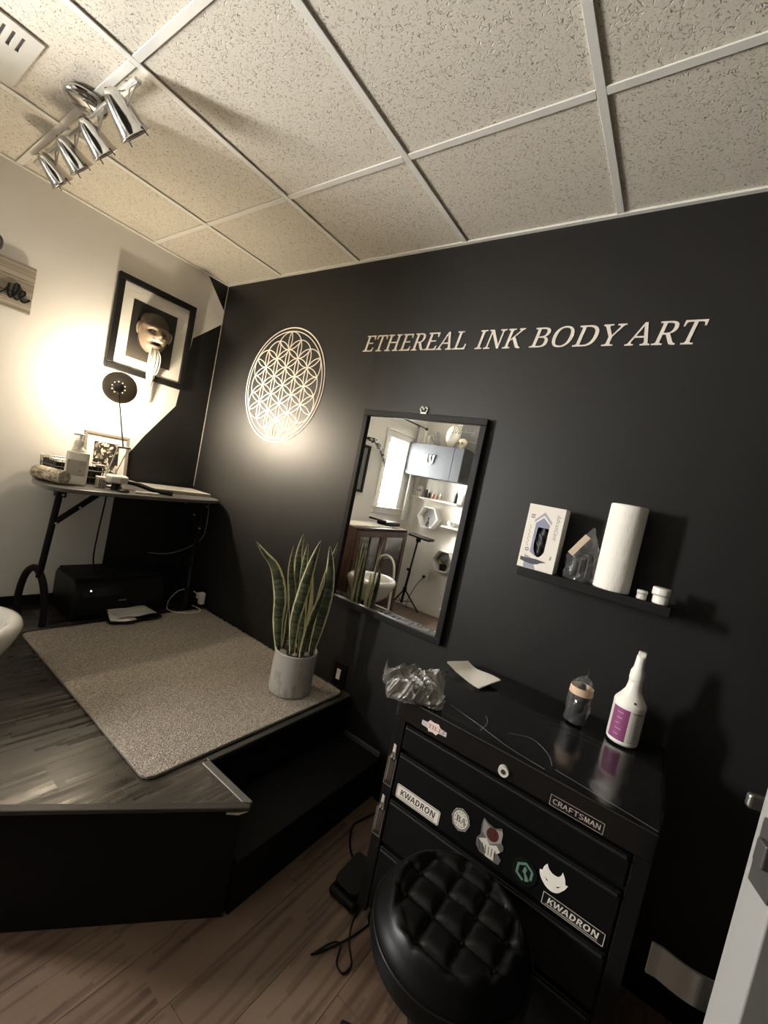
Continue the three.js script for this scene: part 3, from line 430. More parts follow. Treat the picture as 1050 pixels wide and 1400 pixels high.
function fixture(name, label, x0, x1, z0, z1, power) {
  const t = thing(name, label, 'ceiling light', [(x0 + x1) / 2, 2.5, (z0 + z1) / 2]);
  part('frame', [span(x0, x1, 2.498, 2.53, z0, z0 + 0.02, 0.003), span(x0, x1, 2.498, 2.53, z1 - 0.02, z1, 0.003), span(x0, x0 + 0.02, 2.498, 2.53, z0 + 0.02, z1 - 0.02, 0.003), span(x1 - 0.02, x1, 2.498, 2.53, z0 + 0.02, z1 - 0.02, 0.003), span(x0, x1, 2.53, 2.55, z0, z1)], M.tbar, t);
  part('diffuser', span(x0 + 0.02, x1 - 0.02, 2.512, 2.516, z0 + 0.02, z1 - 0.02), mat([0.9, 0.9, 0.88], 0.6, { emissive: new THREE.Color().setRGB(1, 0.95, 0.86), emissiveIntensity: 1.5 }), t);
  const l = new THREE.RectAreaLight(new THREE.Color().setRGB(1, 0.93, 0.82), power, x1 - x0 - 0.06, z1 - z0 - 0.06); l.name = 'panel_light'; l.position.set(0, 0.005, 0); l.rotation.x = -Math.PI / 2; t.add(l);
}
fixture('ceiling_panel', 'lit ceiling panel in the hallway beyond the open door', 4.1, 4.6, 1.0, 1.5, HALL_POWER);

// ---------- snake plant ----------
{
  const px = 1.455, pz = 0.232, by = PY + 0.01, t = thing('snake_plant', 'snake plant with yellow edged leaves in a pale grey pot on the rug', 'plant', [px, by, pz]);
  const potM = mat([0.42, 0.4, 0.365], 0.7, { map: (seed = 101, tex(256, 256, (c, W, H) => { c.fillStyle = '#fff'; c.fillRect(0, 0, W, H); speckle(c, W, H, 900, ['rgba(190,186,176,.35)', 'rgba(255,255,255,.3)'], 2, 9); c.fillStyle = 'rgba(150,146,138,.5)'; c.fillRect(0, 150, W, 3); })) });
  part('pot', lathe([[0, 0], [0.086, 0], [0.093, 0.004], [0.096, 0.014], [0.097, 0.185], [0.0975, 0.192], [0.095, 0.196], [0.091, 0.194], [0.089, 0.186], [0.088, 0.16], [0, 0.158]], 56).translate(px, by, pz), potM, t);
  const soil = new THREE.CircleGeometry(0.088, 40).rotateX(-Math.PI / 2), sg = new THREE.CylinderGeometry(0.088, 0.088, 0.008, 40, 1).translate(0, 0.172, 0), clods = [];
  seed = 103; for (let i = 0; i < 150; i++) { const a = rr(0, 6.28), r = 0.083 * Math.sqrt(rnd()); clods.push(new THREE.IcosahedronGeometry(rr(0.003, 0.009), 0).rotateX(rnd() * 3).rotateZ(rnd() * 3).translate(px + r * Math.cos(a), by + 0.176, pz + r * Math.sin(a))); }
  part('soil', [sg.translate(px, by, pz), ...clods], mat([0.07, 0.055, 0.04], 0.95), t);
  for (const [a, b, s] of [[-0.03, 0.055, 0.016], [0.02, 0.03, 0.013], [0.045, -0.02, 0.014], [0.0, 0.07, 0.011]]) part('pebble', new THREE.IcosahedronGeometry(s, 2).scale(1.2, 0.6, 1).translate(px + a, by + 0.182, pz + b), mat([0.3, 0.27, 0.22], 0.9), t);
  const leafTex = (k) => tex(128, 512, (c, W, H) => {
    seed = 110 + k; c.fillStyle = '#58604a'; c.fillRect(0, 0, W, H);
    for (let i = 0; i < 90; i++) { const y = rnd() * H, h = rr(2, 9); c.fillStyle = ['rgba(28,34,22,.55)', 'rgba(126,132,104,.4)', 'rgba(40,48,32,.5)'][i % 3]; c.beginPath(); c.moveTo(10, y); for (let x = 10; x <= W - 10; x += 9) c.lineTo(x, y + rr(-4, 4)); for (let x = W - 10; x >= 10; x -= 9) c.lineTo(x, y + h + rr(-4, 4)); c.fill(); }
    c.fillStyle = '#e6dfb4'; const e = () => rr(13, 22); for (const s of [0, 1]) { c.beginPath(); c.moveTo(s * W, 0); for (let y = 0; y <= H; y += 16) c.lineTo(s ? W - e() : e(), y); c.lineTo(s * W, H); c.fill(); }
  });
  const LM = [0, 1, 2].map((k) => mat([0.85, 0.85, 0.8], 0.45, { map: leafTex(k), side: THREE.DoubleSide })), pale = mat([0.66, 0.58, 0.33], 0.5, { side: THREE.DoubleSide });
  const cam = camera.position, view = V(px - cam.x, 0, pz - cam.z).normalize(), side = V(-view.z, 0, view.x);
  function leaf(pts, w, depth, turn, m, roll = 0) {
    w *= 1.14; const k = 1 + depth / 1.9, c = new THREE.CatmullRomCurve3(pts.map(([x, y, z]) => V(cam.x + (x - cam.x) * k, cam.y + (y - cam.y) * k, cam.z + (z - cam.z) * k))), NV = 34, NU = 6, pos = [], uv = [], idx = [];
    const first = c.getPoint(0); first.y = by + 0.165; const pts2 = [first, ...c.points]; const cc = new THREE.CatmullRomCurve3(pts2);
    for (let face = 0; face < 2; face++) for (let j = 0; j <= NV; j++) {
      const s = j / NV, p = cc.getPointAt(s), tg = cc.getTangentAt(s), ang = turn + roll * s, wd = side.clone().multiplyScalar(Math.cos(ang)).add(view.clone().multiplyScalar(Math.sin(ang))); wd.sub(tg.clone().multiplyScalar(wd.dot(tg))).normalize();
      const nn = tg.clone().cross(wd), hwid = w * (0.42 + 0.58 * Math.sin(Math.min(1, s * 1.7) * Math.PI / 2)) * Math.pow(Math.max(0, 1 - Math.pow(s, 5)), 0.75) * (1 - 0.25 * Math.max(0, s - 0.6) / 0.4);
      for (let i = 0; i <= NU; i++) { const u = -1 + 2 * i / NU, q = p.clone().add(wd.clone().multiplyScalar(u * hwid)).add(nn.clone().multiplyScalar(hwid * 0.42 * (u * u - 0.4) + (face ? -1 : 1) * 0.0011 * (1 - u * u))); pos.push(q.x - t.position.x, q.y - t.position.y, q.z - t.position.z); uv.push(i / NU, s); }
    }
    const n1 = (NV + 1) * (NU + 1); for (let f = 0; f < 2; f++) for (let j = 0; j < NV; j++) for (let i = 0; i < NU; i++) { const a = f * n1 + j * (NU + 1) + i, b = a + 1, d = a + NU + 1, e = d + 1; f ? idx.push(a, d, b, b, d, e) : idx.push(a, b, d, b, e, d); }
    const g = new THREE.BufferGeometry(); g.setAttribute('position', new THREE.Float32BufferAttribute(pos, 3)); g.setAttribute('uv', new THREE.Float32BufferAttribute(uv, 2)); g.setIndex(idx); g.computeVertexNormals(); mesh('leaf', g, m, t);
  }
  leaf([[1.395, 0.561, 0.288], [1.376, 0.694, 0.305], [1.366, 0.811, 0.313], [1.33, 0.941, 0.345], [1.288, 0.999, 0.386], [1.258, 1.043, 0.414]], 0.027, 0.0, 0.15, LM[0], -0.5);
  leaf([[1.41, 0.56, 0.275], [1.411, 0.66, 0.272], [1.406, 0.75, 0.279], [1.402, 0.8, 0.282]], 0.013, 0.03, 0.5, LM[1]);
  leaf([[1.44, 0.573, 0.24], [1.424, 0.7, 0.259], [1.405, 0.83, 0.276], [1.385, 0.95, 0.295], [1.378, 1.055, 0.3]], 0.02, 0.03, 0.3, LM[2], 0.4);
  leaf([[1.435, 0.56, 0.24], [1.43, 0.7, 0.255], [1.44, 0.86, 0.246], [1.452, 1.0, 0.236], [1.466, 1.1, 0.226]], 0.024, -0.045, -0.25, LM[0], 0.5);
  leaf([[1.46, 0.577, 0.222], [1.44, 0.716, 0.246], [1.415, 0.886, 0.266], [1.4, 1.018, 0.28], [1.404, 1.118, 0.279]], 0.022, 0.05, 0.2, LM[1], -0.4);
  leaf([[1.462, 0.6, 0.222], [1.44, 0.8, 0.24], [1.425, 0.95, 0.256], [1.423, 1.078, 0.261]], 0.02, 0.01, -0.5, LM[2], 0.3);
  leaf([[1.47, 0.579, 0.215], [1.475, 0.74, 0.21], [1.468, 0.86, 0.218], [1.46, 0.93, 0.225]], 0.015, -0.02, 0.9, pale);
  leaf([[1.475, 0.58, 0.212], [1.485, 0.7, 0.205], [1.498, 0.81, 0.193], [1.506, 0.9, 0.185], [1.498, 0.965, 0.19]], 0.024, -0.05, 0.5, LM[1], 0.7);
  leaf([[1.504, 0.587, 0.185], [1.515, 0.763, 0.175], [1.518, 0.902, 0.173], [1.51, 1.003, 0.182], [1.497, 1.083, 0.195]], 0.026, -0.02, -0.15, LM[0], 0.4);
  leaf([[1.49, 0.618, 0.199], [1.502, 0.9, 0.187], [1.512, 1.022, 0.179], [1.522, 1.105, 0.17]], 0.018, 0.055, 0.6, LM[2]);
}

// ---------- shelf with supplies ----------
const SY = 1.215;
{
  const t = thing('wall_shelf', 'slim black floating shelf holding supplies on the black wall', 'shelf', [2.54, SY - 0.03, 0]);
  part('board', rb(0.46, 0.012, 0.11, 2.545, SY - 0.007, 0.0565, 0.002), M.blackWood, t);
  part('front_lip', rb(0.46, 0.03, 0.01, 2.545, SY - 0.014, 0.1165, 0.002), M.blackWood, t);
  part('back_rail', rb(0.46, 0.03, 0.01, 2.545, SY - 0.028, 0.006, 0.002), M.blackWood, t);
}
{ // glove box
  const x0 = 2.304, x1 = 2.428, y0 = SY, y1 = SY + 0.228, z0 = 0.03, z1 = 0.1, t = thing('glove_box', 'white cardboard box of black gloves standing on the left of the shelf', 'box', [(x0 + x1) / 2, SY, 0.065]);
  const front = tex(384, 704, (c, W, H) => {
    c.fillStyle = '#efe9dd'; c.fillRect(0, 0, W, H);
    c.fillStyle = '#8f93ab'; c.beginPath(); c.moveTo(105, 200); c.lineTo(178, 130); c.lineTo(255, 200); c.lineTo(255, 430); c.lineTo(170, 560); c.lineTo(105, 520); c.fill();
    c.fillStyle = '#a9abb9'; c.beginPath(); c.moveTo(88, 165); c.lineTo(178, 70); c.lineTo(270, 165); c.lineTo(270, 195); c.lineTo(178, 105); c.lineTo(88, 195); c.fill();
    c.fillStyle = '#9ea0b0'; c.beginPath(); c.moveTo(60, 560); c.lineTo(150, 590); c.lineTo(200, 700); c.lineTo(70, 700); c.fill();
    c.fillStyle = '#4a4a50'; c.beginPath(); c.moveTo(20, 590); c.bezierCurveTo(90, 600, 150, 580, 215, 590); c.lineTo(300, 600); c.lineTo(240, 618); c.bezierCurveTo(200, 660, 120, 655, 20, 630); c.fill();
    c.fillStyle = '#8d897f'; c.fillRect(40, 110, 46, 12); c.fillRect(40, 128, 40, 10); c.fillRect(40, 143, 44, 10); for (let i = 0; i < 10; i++) c.fillRect(50 + (i % 2) * 10, 230 + i * 24, 8, 18);
    c.save(); c.translate(310, 70); c.rotate(Math.PI / 2); c.fillStyle = '#77737c'; c.font = 'italic 52px serif'; c.fillText('AdvanCare', 0, 0); c.restore();
    c.save(); c.translate(322, 520); c.rotate(Math.PI / 2); c.fillStyle = '#2b2a2e'; c.font = 'bold 26px sans-serif'; c.fillText('100', 0, 0); c.restore();
    c.fillStyle = '#6f7490'; c.beginPath(); c.arc(70, 500, 20, 0, 7); c.fill(); c.fillStyle = '#efe9dd'; c.fillRect(58, 496, 24, 8); c.fillRect(66, 488, 8, 24);
  });
  const s = shp([[x0, y0], [x1, y0], [x1, y1], [x0, y1]]), hole = new THREE.Path(); const X = (u) => x0 + u * (x1 - x0), Y = (v) => y1 - v * (y1 - y0);
  hole.moveTo(X(0.36), Y(0.34)); hole.lineTo(X(0.66), Y(0.34)); hole.lineTo(X(0.66), Y(0.7)); hole.quadraticCurveTo(X(0.6), Y(0.8), X(0.5), Y(0.8)); hole.quadraticCurveTo(X(0.36), Y(0.76), X(0.34), Y(0.6)); s.holes.push(hole);
  part('front_panel', fitUV(ext(s, 0.001).translate(0, 0, z1 - 0.001)), mat([1, 1, 1], 0.55, { map: front }), t);
  part('carton', [span(x0, x0 + 0.001, y0, y1, z0, z1 - 0.001), span(x0, x1, y1 - 0.001, y1, z0, z1 - 0.001), span(x0, x1, y0 + 0.0002, y0 + 0.0012, z0, z1 - 0.001), span(x0, x1, y0, y1, z0 - 0.001, z0)], mat([0.8, 0.77, 0.7], 0.55), t);
  part('side_panel', span(x1 - 0.001, x1, y0, y1, z0, z1 - 0.001), mat([0.62, 0.6, 0.55], 0.55), t).userData.label = 'greyish right side panel';
  seed = 120; const gl = new THREE.SphereGeometry(1, 40, 30), p = gl.attributes.position; for (let i = 0; i < p.count; i++) { const v = V(p.getX(i), p.getY(i), p.getZ(i)), k = 1 + 0.16 * Math.sin(v.x * 9 + v.y * 7) * Math.cos(v.y * 8 + v.z * 6); p.setXYZ(i, v.x * k, v.y * k, v.z * k); } gl.computeVertexNormals();
  part('gloves', gl.scale(0.036, 0.085, 0.03).translate(X(0.5), Y(0.56), 0.066), mat([0.012, 0.012, 0.013], 0.5), t);
}
function crumple(pts, amp, freq, n = 26, s0 = 1) { // closed bag silhouette lofted: rings of [y, rx, rz, dx, dz]
  const g = [], N = 36, pos = [], idx = []; const c = pts;
  for (let j = 0; j <= n; j++) { const f = j / n * (c.length - 1), i = Math.min(c.length - 2, Math.floor(f)), k = f - i, L = c[i].map((v, q) => v + (c[i + 1][q] - v) * k);
    for (let a = 0; a < N; a++) { const th = a / N * Math.PI * 2, w = 1 + amp * (Math.sin(th * freq + L[0] * 90 * s0) * 0.5 + Math.sin(th * (freq * 2 + 1) - L[0] * 140 * s0) * 0.35 + Math.sin(th * 9 + L[0] * 210 * s0) * 0.3); pos.push(L[3] + L[1] * w * Math.cos(th), L[0], L[4] + L[2] * w * Math.sin(th)); } }
  for (let j = 0; j < n; j++) for (let a = 0; a < N; a++) { const A = j * N + a, B = j * N + (a + 1) % N; idx.push(A, A + N, B, B, A + N, B + N); }
  const q = new THREE.BufferGeometry(); q.setAttribute('position', new THREE.Float32BufferAttribute(pos, 3)); q.setIndex(idx); q.computeVertexNormals(); return q;
}
{ // bagged machine on the shelf
  const x = 2.507, z = 0.062; seed = 131; const t = thing('wrapped_machine', 'black grip machine wrapped in a clear plastic bag on the shelf', 'machine', [x, SY, z]);
  part('machine', [rb(0.022, 0.1, 0.026, x - 0.022, SY + 0.055, z, 0.01).rotateZ(0), rb(0.022, 0.09, 0.026, x + 0.022, SY + 0.05, z, 0.01), rb(0.05, 0.022, 0.026, x, SY + 0.09, z, 0.008), rb(0.02, 0.07, 0.024, x, SY + 0.04, z + 0.004, 0.009)], M.black, t);
  part('tape_band', bar([x - 0.038, SY + 0.085, z + 0.034], [x + 0.002, SY + 0.155, z + 0.022], 0.02, 0.002, V(0, 0, 1)), mat([0.62, 0.5, 0.36], 0.7), t).userData.label = 'tan tape band';
  part('plastic_bag', crumple([[SY + 0.001, 0.05, 0.036, x, z], [SY + 0.03, 0.054, 0.04, x, z], [SY + 0.08, 0.05, 0.038, x, z], [SY + 0.13, 0.03, 0.028, x + 0.004, z], [SY + 0.165, 0.013, 0.013, x + 0.008, z], [SY + 0.185, 0.004, 0.004, x + 0.012, z]], 0.16, 4), M.film, t);
}
{ // paper towel roll
  const x = 2.606, z = 0.064, t = thing('paper_towel', 'tall white paper towel roll standing on the black shelf', 'paper towel', [x, SY, z]);
  seed = 140; const bump = tex(512, 512, (c, W, H) => { c.fillStyle = '#888'; c.fillRect(0, 0, W, H); for (let j = 0; j < 26; j++) for (let i = 0; i < 26; i++) { const X = (i + (j % 2) / 2) * W / 26, Y = j * H / 26; c.fillStyle = (i + j) % 3 ? '#fff' : '#333'; c.beginPath(); c.ellipse(X, Y, 5, 3.4, (i * 7 + j * 3) % 3, 0, 7); c.fill(); } }, false, [2, 1.6]);
  const r = 0.054, h = 0.279;
  part('sheet_roll', lathe([[0.021, 0.001], [r - 0.002, 0], [r, 0.003], [r, h - 0.003], [r - 0.002, h], [0.021, h - 0.001], [0.021, 0.001]], 64).translate(x, SY + 0.0003, z), mat([0.88, 0.85, 0.77], 0.95, { bumpMap: bump, bumpScale: 0.0012 }), t);
  part('core', lathe([[0.0205, 0.002], [0.0205, h - 0.002], [0.0185, h - 0.002], [0.0185, 0.002]], 32).translate(x, SY, z), mat([0.35, 0.26, 0.17], 0.9), t);
}
{
  const a = thing('jar', 'tiny white plastic pot on the shelf beside the paper towel', 'jar', [2.697, SY, 0.1]);
  part('pot', lathe([[0, 0], [0.012, 0], [0.0135, 0.002], [0.0135, 0.017], [0, 0.017]], 28).translate(2.695, SY, 0.092), mat([0.62, 0.6, 0.55], 0.4), a); part('lid', lathe([[0, 0.017], [0.0145, 0.017], [0.0148, 0.026], [0.013, 0.028], [0, 0.028]], 28).translate(2.695, SY, 0.092), mat([0.7, 0.68, 0.63], 0.4), a);
  const b = thing('jar', 'larger white lidded cream jar at the right end of the shelf', 'jar', [2.742, SY, 0.088]);
  part('container', lathe([[0, 0], [0.019, 0], [0.021, 0.003], [0.021, 0.026], [0, 0.026]], 32).translate(2.744, SY, 0.088), M.plasticWhite, b); part('lid', lathe([[0, 0.026], [0.0235, 0.026], [0.024, 0.03], [0.024, 0.046], [0.022, 0.05], [0, 0.05]], 32).translate(2.742, SY, 0.088), M.plasticWhite, b);
}

// ---------- tool chest ----------
const CX0 = 2.172, CX1 = 2.846, CZ0 = 0.05, CZ1 = 0.52, LY = 0.79;
{
  const t = thing('tool_chest', 'glossy black steel tool chest with drawers and stickers by the black wall', 'tool chest', [(CX0 + CX1) / 2, 0, (CZ0 + CZ1) / 2]);
  part('lid', rb(CX1 - CX0, 0.068, CZ1 - CZ0 + 0.006, (CX0 + CX1) / 2, LY - 0.034, (CZ0 + CZ1) / 2 + 0.003, 0.006, 3), M.blackGloss, t);
  part('cabinet', [span(CX0 + 0.002, CX1 - 0.002, 0.1, 0.72, CZ0, CZ1 - 0.02, 0.003), span(CX0 + 0.002, CX0 + 0.036, 0.1, 0.72, CZ1 - 0.022, CZ1 - 0.001, 0.002), span(CX1 - 0.036, CX1 - 0.002, 0.1, 0.72, CZ1 - 0.022, CZ1 - 0.001, 0.002)], M.black, t);
  const front = mat([0.004, 0.004, 0.004], 0.4, { specularIntensity: 0.4 });
  for (const [a, b] of [[0.636, 0.714], [0.487, 0.626], [0.335, 0.477], [0.12, 0.325]]) {
    const d = part('drawer', rb(CX1 - CX0 - 0.078, b - a - 0.004, 0.02, (CX0 + CX1) / 2, (a + b) / 2, CZ1 - 0.011, 0.004), front, t);
    part('drawer_pull', [rb(CX1 - CX0 - 0.09, 0.008, 0.012, (CX0 + CX1) / 2, b - 0.006, CZ1 + 0.004, 0.0035)], mat([0.012, 0.012, 0.012], 0.4, { specularIntensity: 0.6 }), t, d);
  }
  const lk = part('lock', new THREE.CylinderGeometry(0.0135, 0.0145, 0.008, 28).rotateX(Math.PI / 2).translate(2.511, 0.745, CZ1 + 0.0095), mat([0.7, 0.66, 0.58], 0.45, { metalness: 0.4 }), t); part('keyhole', [new THREE.CylinderGeometry(0.006, 0.006, 0.002, 18).rotateX(Math.PI / 2).translate(2.511, 0.745, CZ1 + 0.0138), box(0.0025, 0.009, 0.002, 2.511, 0.745, CZ1 + 0.0145)], M.darkMetal, t, lk);
  part('latch', [span(CX1 - 0.004, CX1 + 0.006, 0.69, 0.74, 0.36, 0.4, 0.002), span(CX1, CX1 + 0.008, 0.745, 0.765, 0.375, 0.385, 0.002)], M.darkMetal, t);
  for (const [x, z] of [[CX0 + 0.06, CZ1 - 0.06], [CX1 - 0.06, CZ1 - 0.06], [CX0 + 0.06, CZ0 + 0.06], [CX1 - 0.06, CZ0 + 0.06]]) part('caster', [new THREE.TorusGeometry(0.026, 0.012, 10, 24).translate(x, 0.0385, z), new THREE.CylinderGeometry(0.026, 0.026, 0.018, 20).rotateX(Math.PI / 2).translate(x, 0.0385, z), span(x - 0.02, x + 0.02, 0.075, 0.1, z - 0.02, z + 0.02, 0.003), span(x - 0.012, x + 0.012, 0.03, 0.08, z - 0.018, z - 0.014), span(x - 0.012, x + 0.012, 0.03, 0.08, z + 0.014, z + 0.018)], M.blackSoft, t);
  const plate = (w, h, r, x, y, z, a, map, o = {}) => fitUV(ext(rrect(w, h, r), 0.0006)).rotateZ(a).translate(x, y, z);
  const ink = (map, rough = 0.4) => mat([1, 1, 1], rough, { map });
  const F = CZ1 + 0.0006, FL = CZ1 + 0.0062;
  const word = (bg, fg, line) => tex(512, 128, (c, W, H) => { c.fillStyle = bg; c.fillRect(0, 0, W, H); c.strokeStyle = line; c.lineWidth = 5; c.strokeRect(9, 9, W - 18, H - 18); c.fillStyle = fg; c.font = 'bold 78px sans-serif'; c.save(); c.transform(1, 0, -0.12, 1, 44, 88); const s = 420 / c.measureText('KWADRON').width; c.scale(s, 1); c.fillText('KWADRON', 0, 0); c.restore(); c.fillRect(40, 100, 420, 5); });
  const W1 = word('#d8d2c6', '#191817', '#2b2927'), W2 = word('#0d0d0d', '#d8d2c6', '#cfc9bd');
  part('sticker', plate(0.146, 0.042, 0.006, 2.299, 0.516, F, 0.0, 0), ink(W1), t).userData.label = 'pale sticker with dark lettering';
  part('sticker', plate(0.14, 0.034, 0.004, 2.728, 0.5055, F, -0.01, 0), ink(W2), t).userData.label = 'black sticker with pale lettering';
  part('badge', plate(0.12, 0.028, 0.001, 2.687, 0.741, FL, 0, 0), ink(tex(512, 128, (c, W, H) => { c.fillStyle = '#0a0909'; c.fillRect(0, 0, W, H); c.strokeStyle = '#8f8379'; c.lineWidth = 7; c.strokeRect(6, 6, W - 12, H - 12); c.fillStyle = '#a09389'; c.font = 'bold 76px monospace'; c.save(); c.translate(28, 92); c.scale(456 / c.measureText('CRAFTSMAN').width, 1); c.fillText('CRAFTSMAN', 0, 0); c.restore(); })), t).userData.label = 'maker badge with block capitals';
  const shaped = (pts, map, z = F, spl = false) => { const s = spl ? new THREE.Shape(new THREE.CatmullRomCurve3(pts.map(([x, y]) => V(x, y, 0)), true).getPoints(60).map((p) => new THREE.Vector2(p.x, p.y))) : shp(pts); return part('sticker', fitUV(ext(s, 0.0006)).translate(0, 0, z), ink(map), t); };
  { // small banner sticker on the lid
    shaped([[2.262, 0.744], [2.283, 0.742], [2.287, 0.735], [2.3, 0.738], [2.312, 0.735], [2.318, 0.744], [2.342, 0.745], [2.342, 0.758], [2.32, 0.76], [2.314, 0.768], [2.3, 0.766], [2.286, 0.768], [2.28, 0.759], [2.262, 0.757]], tex(256, 128, (c, W, H) => { c.fillStyle = '#b9b2b0'; c.fillRect(0, 0, W, H); c.fillStyle = '#d8c6bd'; c.fillRect(60, 0, 130, H); c.fillStyle = '#8f5a50'; c.font = 'bold 62px serif'; c.fillText('TILLI', 66, 84); }), FL).userData.label = 'small red lettered banner sticker';
  }
  { // round emblem
    const pts = []; for (let i = 0; i < 40; i++) { const a = i / 40 * 6.283, r = 0.03 * (1 + (i % 5 === 0 ? 0.07 : 0)); pts.push([2.43 + r * 0.85 * Math.cos(a), 0.553 + r * Math.sin(a)]); }
    shaped(pts, tex(256, 256, (c, W, H) => { c.fillStyle = '#8b867c'; c.fillRect(0, 0, W, H); c.fillStyle = '#c9c3b6'; c.beginPath(); c.arc(128, 128, 104, 0, 7); c.fill(); c.strokeStyle = '#35322d'; c.lineWidth = 9; c.stroke(); c.strokeStyle = '#4a463f'; c.lineWidth = 8; for (let i = 0; i < 12; i++) { c.beginPath(); c.arc(128, 128, 78, i * 0.52, i * 0.52 + 0.3); c.stroke(); } c.fillStyle = '#35322d'; c.font = 'bold 96px serif'; c.fillText('BA', 66, 162); })).userData.label = 'round grey lettered emblem sticker';
  }
  // cat-eared figure
  shaped([[2.489, 0.599], [2.502, 0.591], [2.52, 0.588], [2.538, 0.599], [2.543, 0.585], [2.543, 0.564], [2.551, 0.557], [2.552, 0.547], [2.54, 0.531], [2.552, 0.521], [2.548, 0.506], [2.533, 0.504], [2.514, 0.506], [2.495, 0.507], [2.483, 0.519], [2.481, 0.537], [2.489, 0.552], [2.486, 0.578]], tex(256, 384, (c, W, H) => { c.fillStyle = '#5d5953'; c.fillRect(0, 0, W, H); c.fillStyle = '#8b867e'; c.beginPath(); c.moveTo(30, 20); c.lineTo(110, 70); c.lineTo(225, 20); c.lineTo(225, 150); c.lineTo(128, 230); c.lineTo(40, 150); c.fill(); c.fillStyle = '#4a2420'; c.beginPath(); c.ellipse(135, 120, 58, 72, 0.1, 0, 7); c.fill(); c.fillStyle = '#1b1412'; for (const x of [112, 158]) { c.beginPath(); c.arc(x, 105, 9, 0, 7); c.fill(); } c.fillStyle = '#c5bfb3'; c.beginPath(); c.moveTo(20, 240); c.lineTo(90, 190); c.lineTo(128, 240); c.lineTo(190, 200); c.lineTo(245, 260); c.lineTo(180, 290); c.lineTo(190, 370); c.lineTo(110, 380); c.lineTo(90, 300); c.fill(); c.strokeStyle = '#2d2a26'; c.lineWidth = 7; for (let i = 0; i < 6; i++) { c.beginPath(); c.moveTo(30 + i * 32, 260); c.lineTo(50 + i * 28, 350); c.stroke(); } }), F, false).userData.label = 'grey sticker of a cat-eared figure with dark red face';
  // hexagon
  { const pts = []; for (let i = 0; i < 24; i++) { const a = i / 24 * 6.283; pts.push([2.61 + 0.031 * Math.cos(a), 0.533 + 0.034 * Math.sin(a)]); }
    shaped(pts, tex(256, 256, (c, W, H) => { c.fillStyle = '#0b100d'; c.fillRect(0, 0, W, H); c.strokeStyle = '#5d7a6a'; c.lineWidth = 24; c.beginPath(); const q = (i) => [128 + 82 * Math.cos(i * 1.0472 + 0.52), 128 - 82 * Math.sin(i * 1.0472 + 0.52)]; for (let i = 0; i <= 4; i++) c.lineTo(...q(i)); c.stroke(); c.beginPath(); c.moveTo(...q(5)); c.lineTo(...q(6)); c.stroke(); c.fillStyle = '#5d7a6a'; c.beginPath(); c.moveTo(122, 74); c.lineTo(150, 96); c.lineTo(142, 130); c.lineTo(190, 186); c.lineTo(150, 210); c.lineTo(132, 150); c.lineTo(106, 134); c.fill(); })).userData.label = 'dark round sticker with green hexagon'; }
  // horned white face
  { const s = new THREE.Shape(), v = (x, y) => new THREE.Vector2(x, y); s.moveTo(2.655, 0.588); s.quadraticCurveTo(2.648, 0.58, 2.647, 0.566); s.lineTo(2.641, 0.565); s.quadraticCurveTo(2.641, 0.548, 2.661, 0.535); s.quadraticCurveTo(2.678, 0.526, 2.691, 0.539); s.lineTo(2.701, 0.554); s.lineTo(2.706, 0.567); s.lineTo(2.7, 0.566); s.quadraticCurveTo(2.698, 0.58, 2.689, 0.59); s.quadraticCurveTo(2.688, 0.573, 2.678, 0.572); s.quadraticCurveTo(2.66, 0.571, 2.655, 0.588);
    for (const [a, b, k] of [[2.66, 0.5525, 1], [2.6865, 0.5515, -1]]) s.holes.push(new THREE.Path([v(a - 0.005, b + 0.003 * k), v(a + 0.005, b - 0.003 * k), v(a, b - 0.004)]));
    part('sticker', ext(s, 0.0006, 0, 8).translate(0, 0, F), mat([0.8, 0.76, 0.68], 0.4), t).userData.label = 'white horned face sticker'; }
  // bottle-shaped stickers on the left post
  const bt = tex(128, 320, (c, W, H) => { c.fillStyle = '#5e584f'; c.fillRect(0, 0, W, H); c.fillStyle = '#15120f'; c.fillRect(10, 92, W - 20, H - 100); c.fillStyle = '#b9b3a8'; c.fillRect(46, 0, 36, 60); c.fillStyle = '#3a3029'; c.fillRect(24, 130, W - 48, 150); c.fillStyle = '#77706a'; c.fillRect(22, 100, 12, 190); c.fillStyle = '#9a9488'; c.beginPath(); c.arc(48, 100, 12, 0, 7); c.arc(86, 104, 10, 0, 7); c.fill(); });
  for (const [x, y] of [[2.191, 0.575], [2.188, 0.41]]) shaped([[-0.015, -0.066], [0.015, -0.066], [0.015, 0.02], [0.008, 0.034], [0.006, 0.064], [-0.004, 0.066], [-0.006, 0.034], [-0.015, 0.02]].map(([a, b]) => [x + a, y + b]), bt).userData.label = 'ink bottle sticker on the corner post';
}
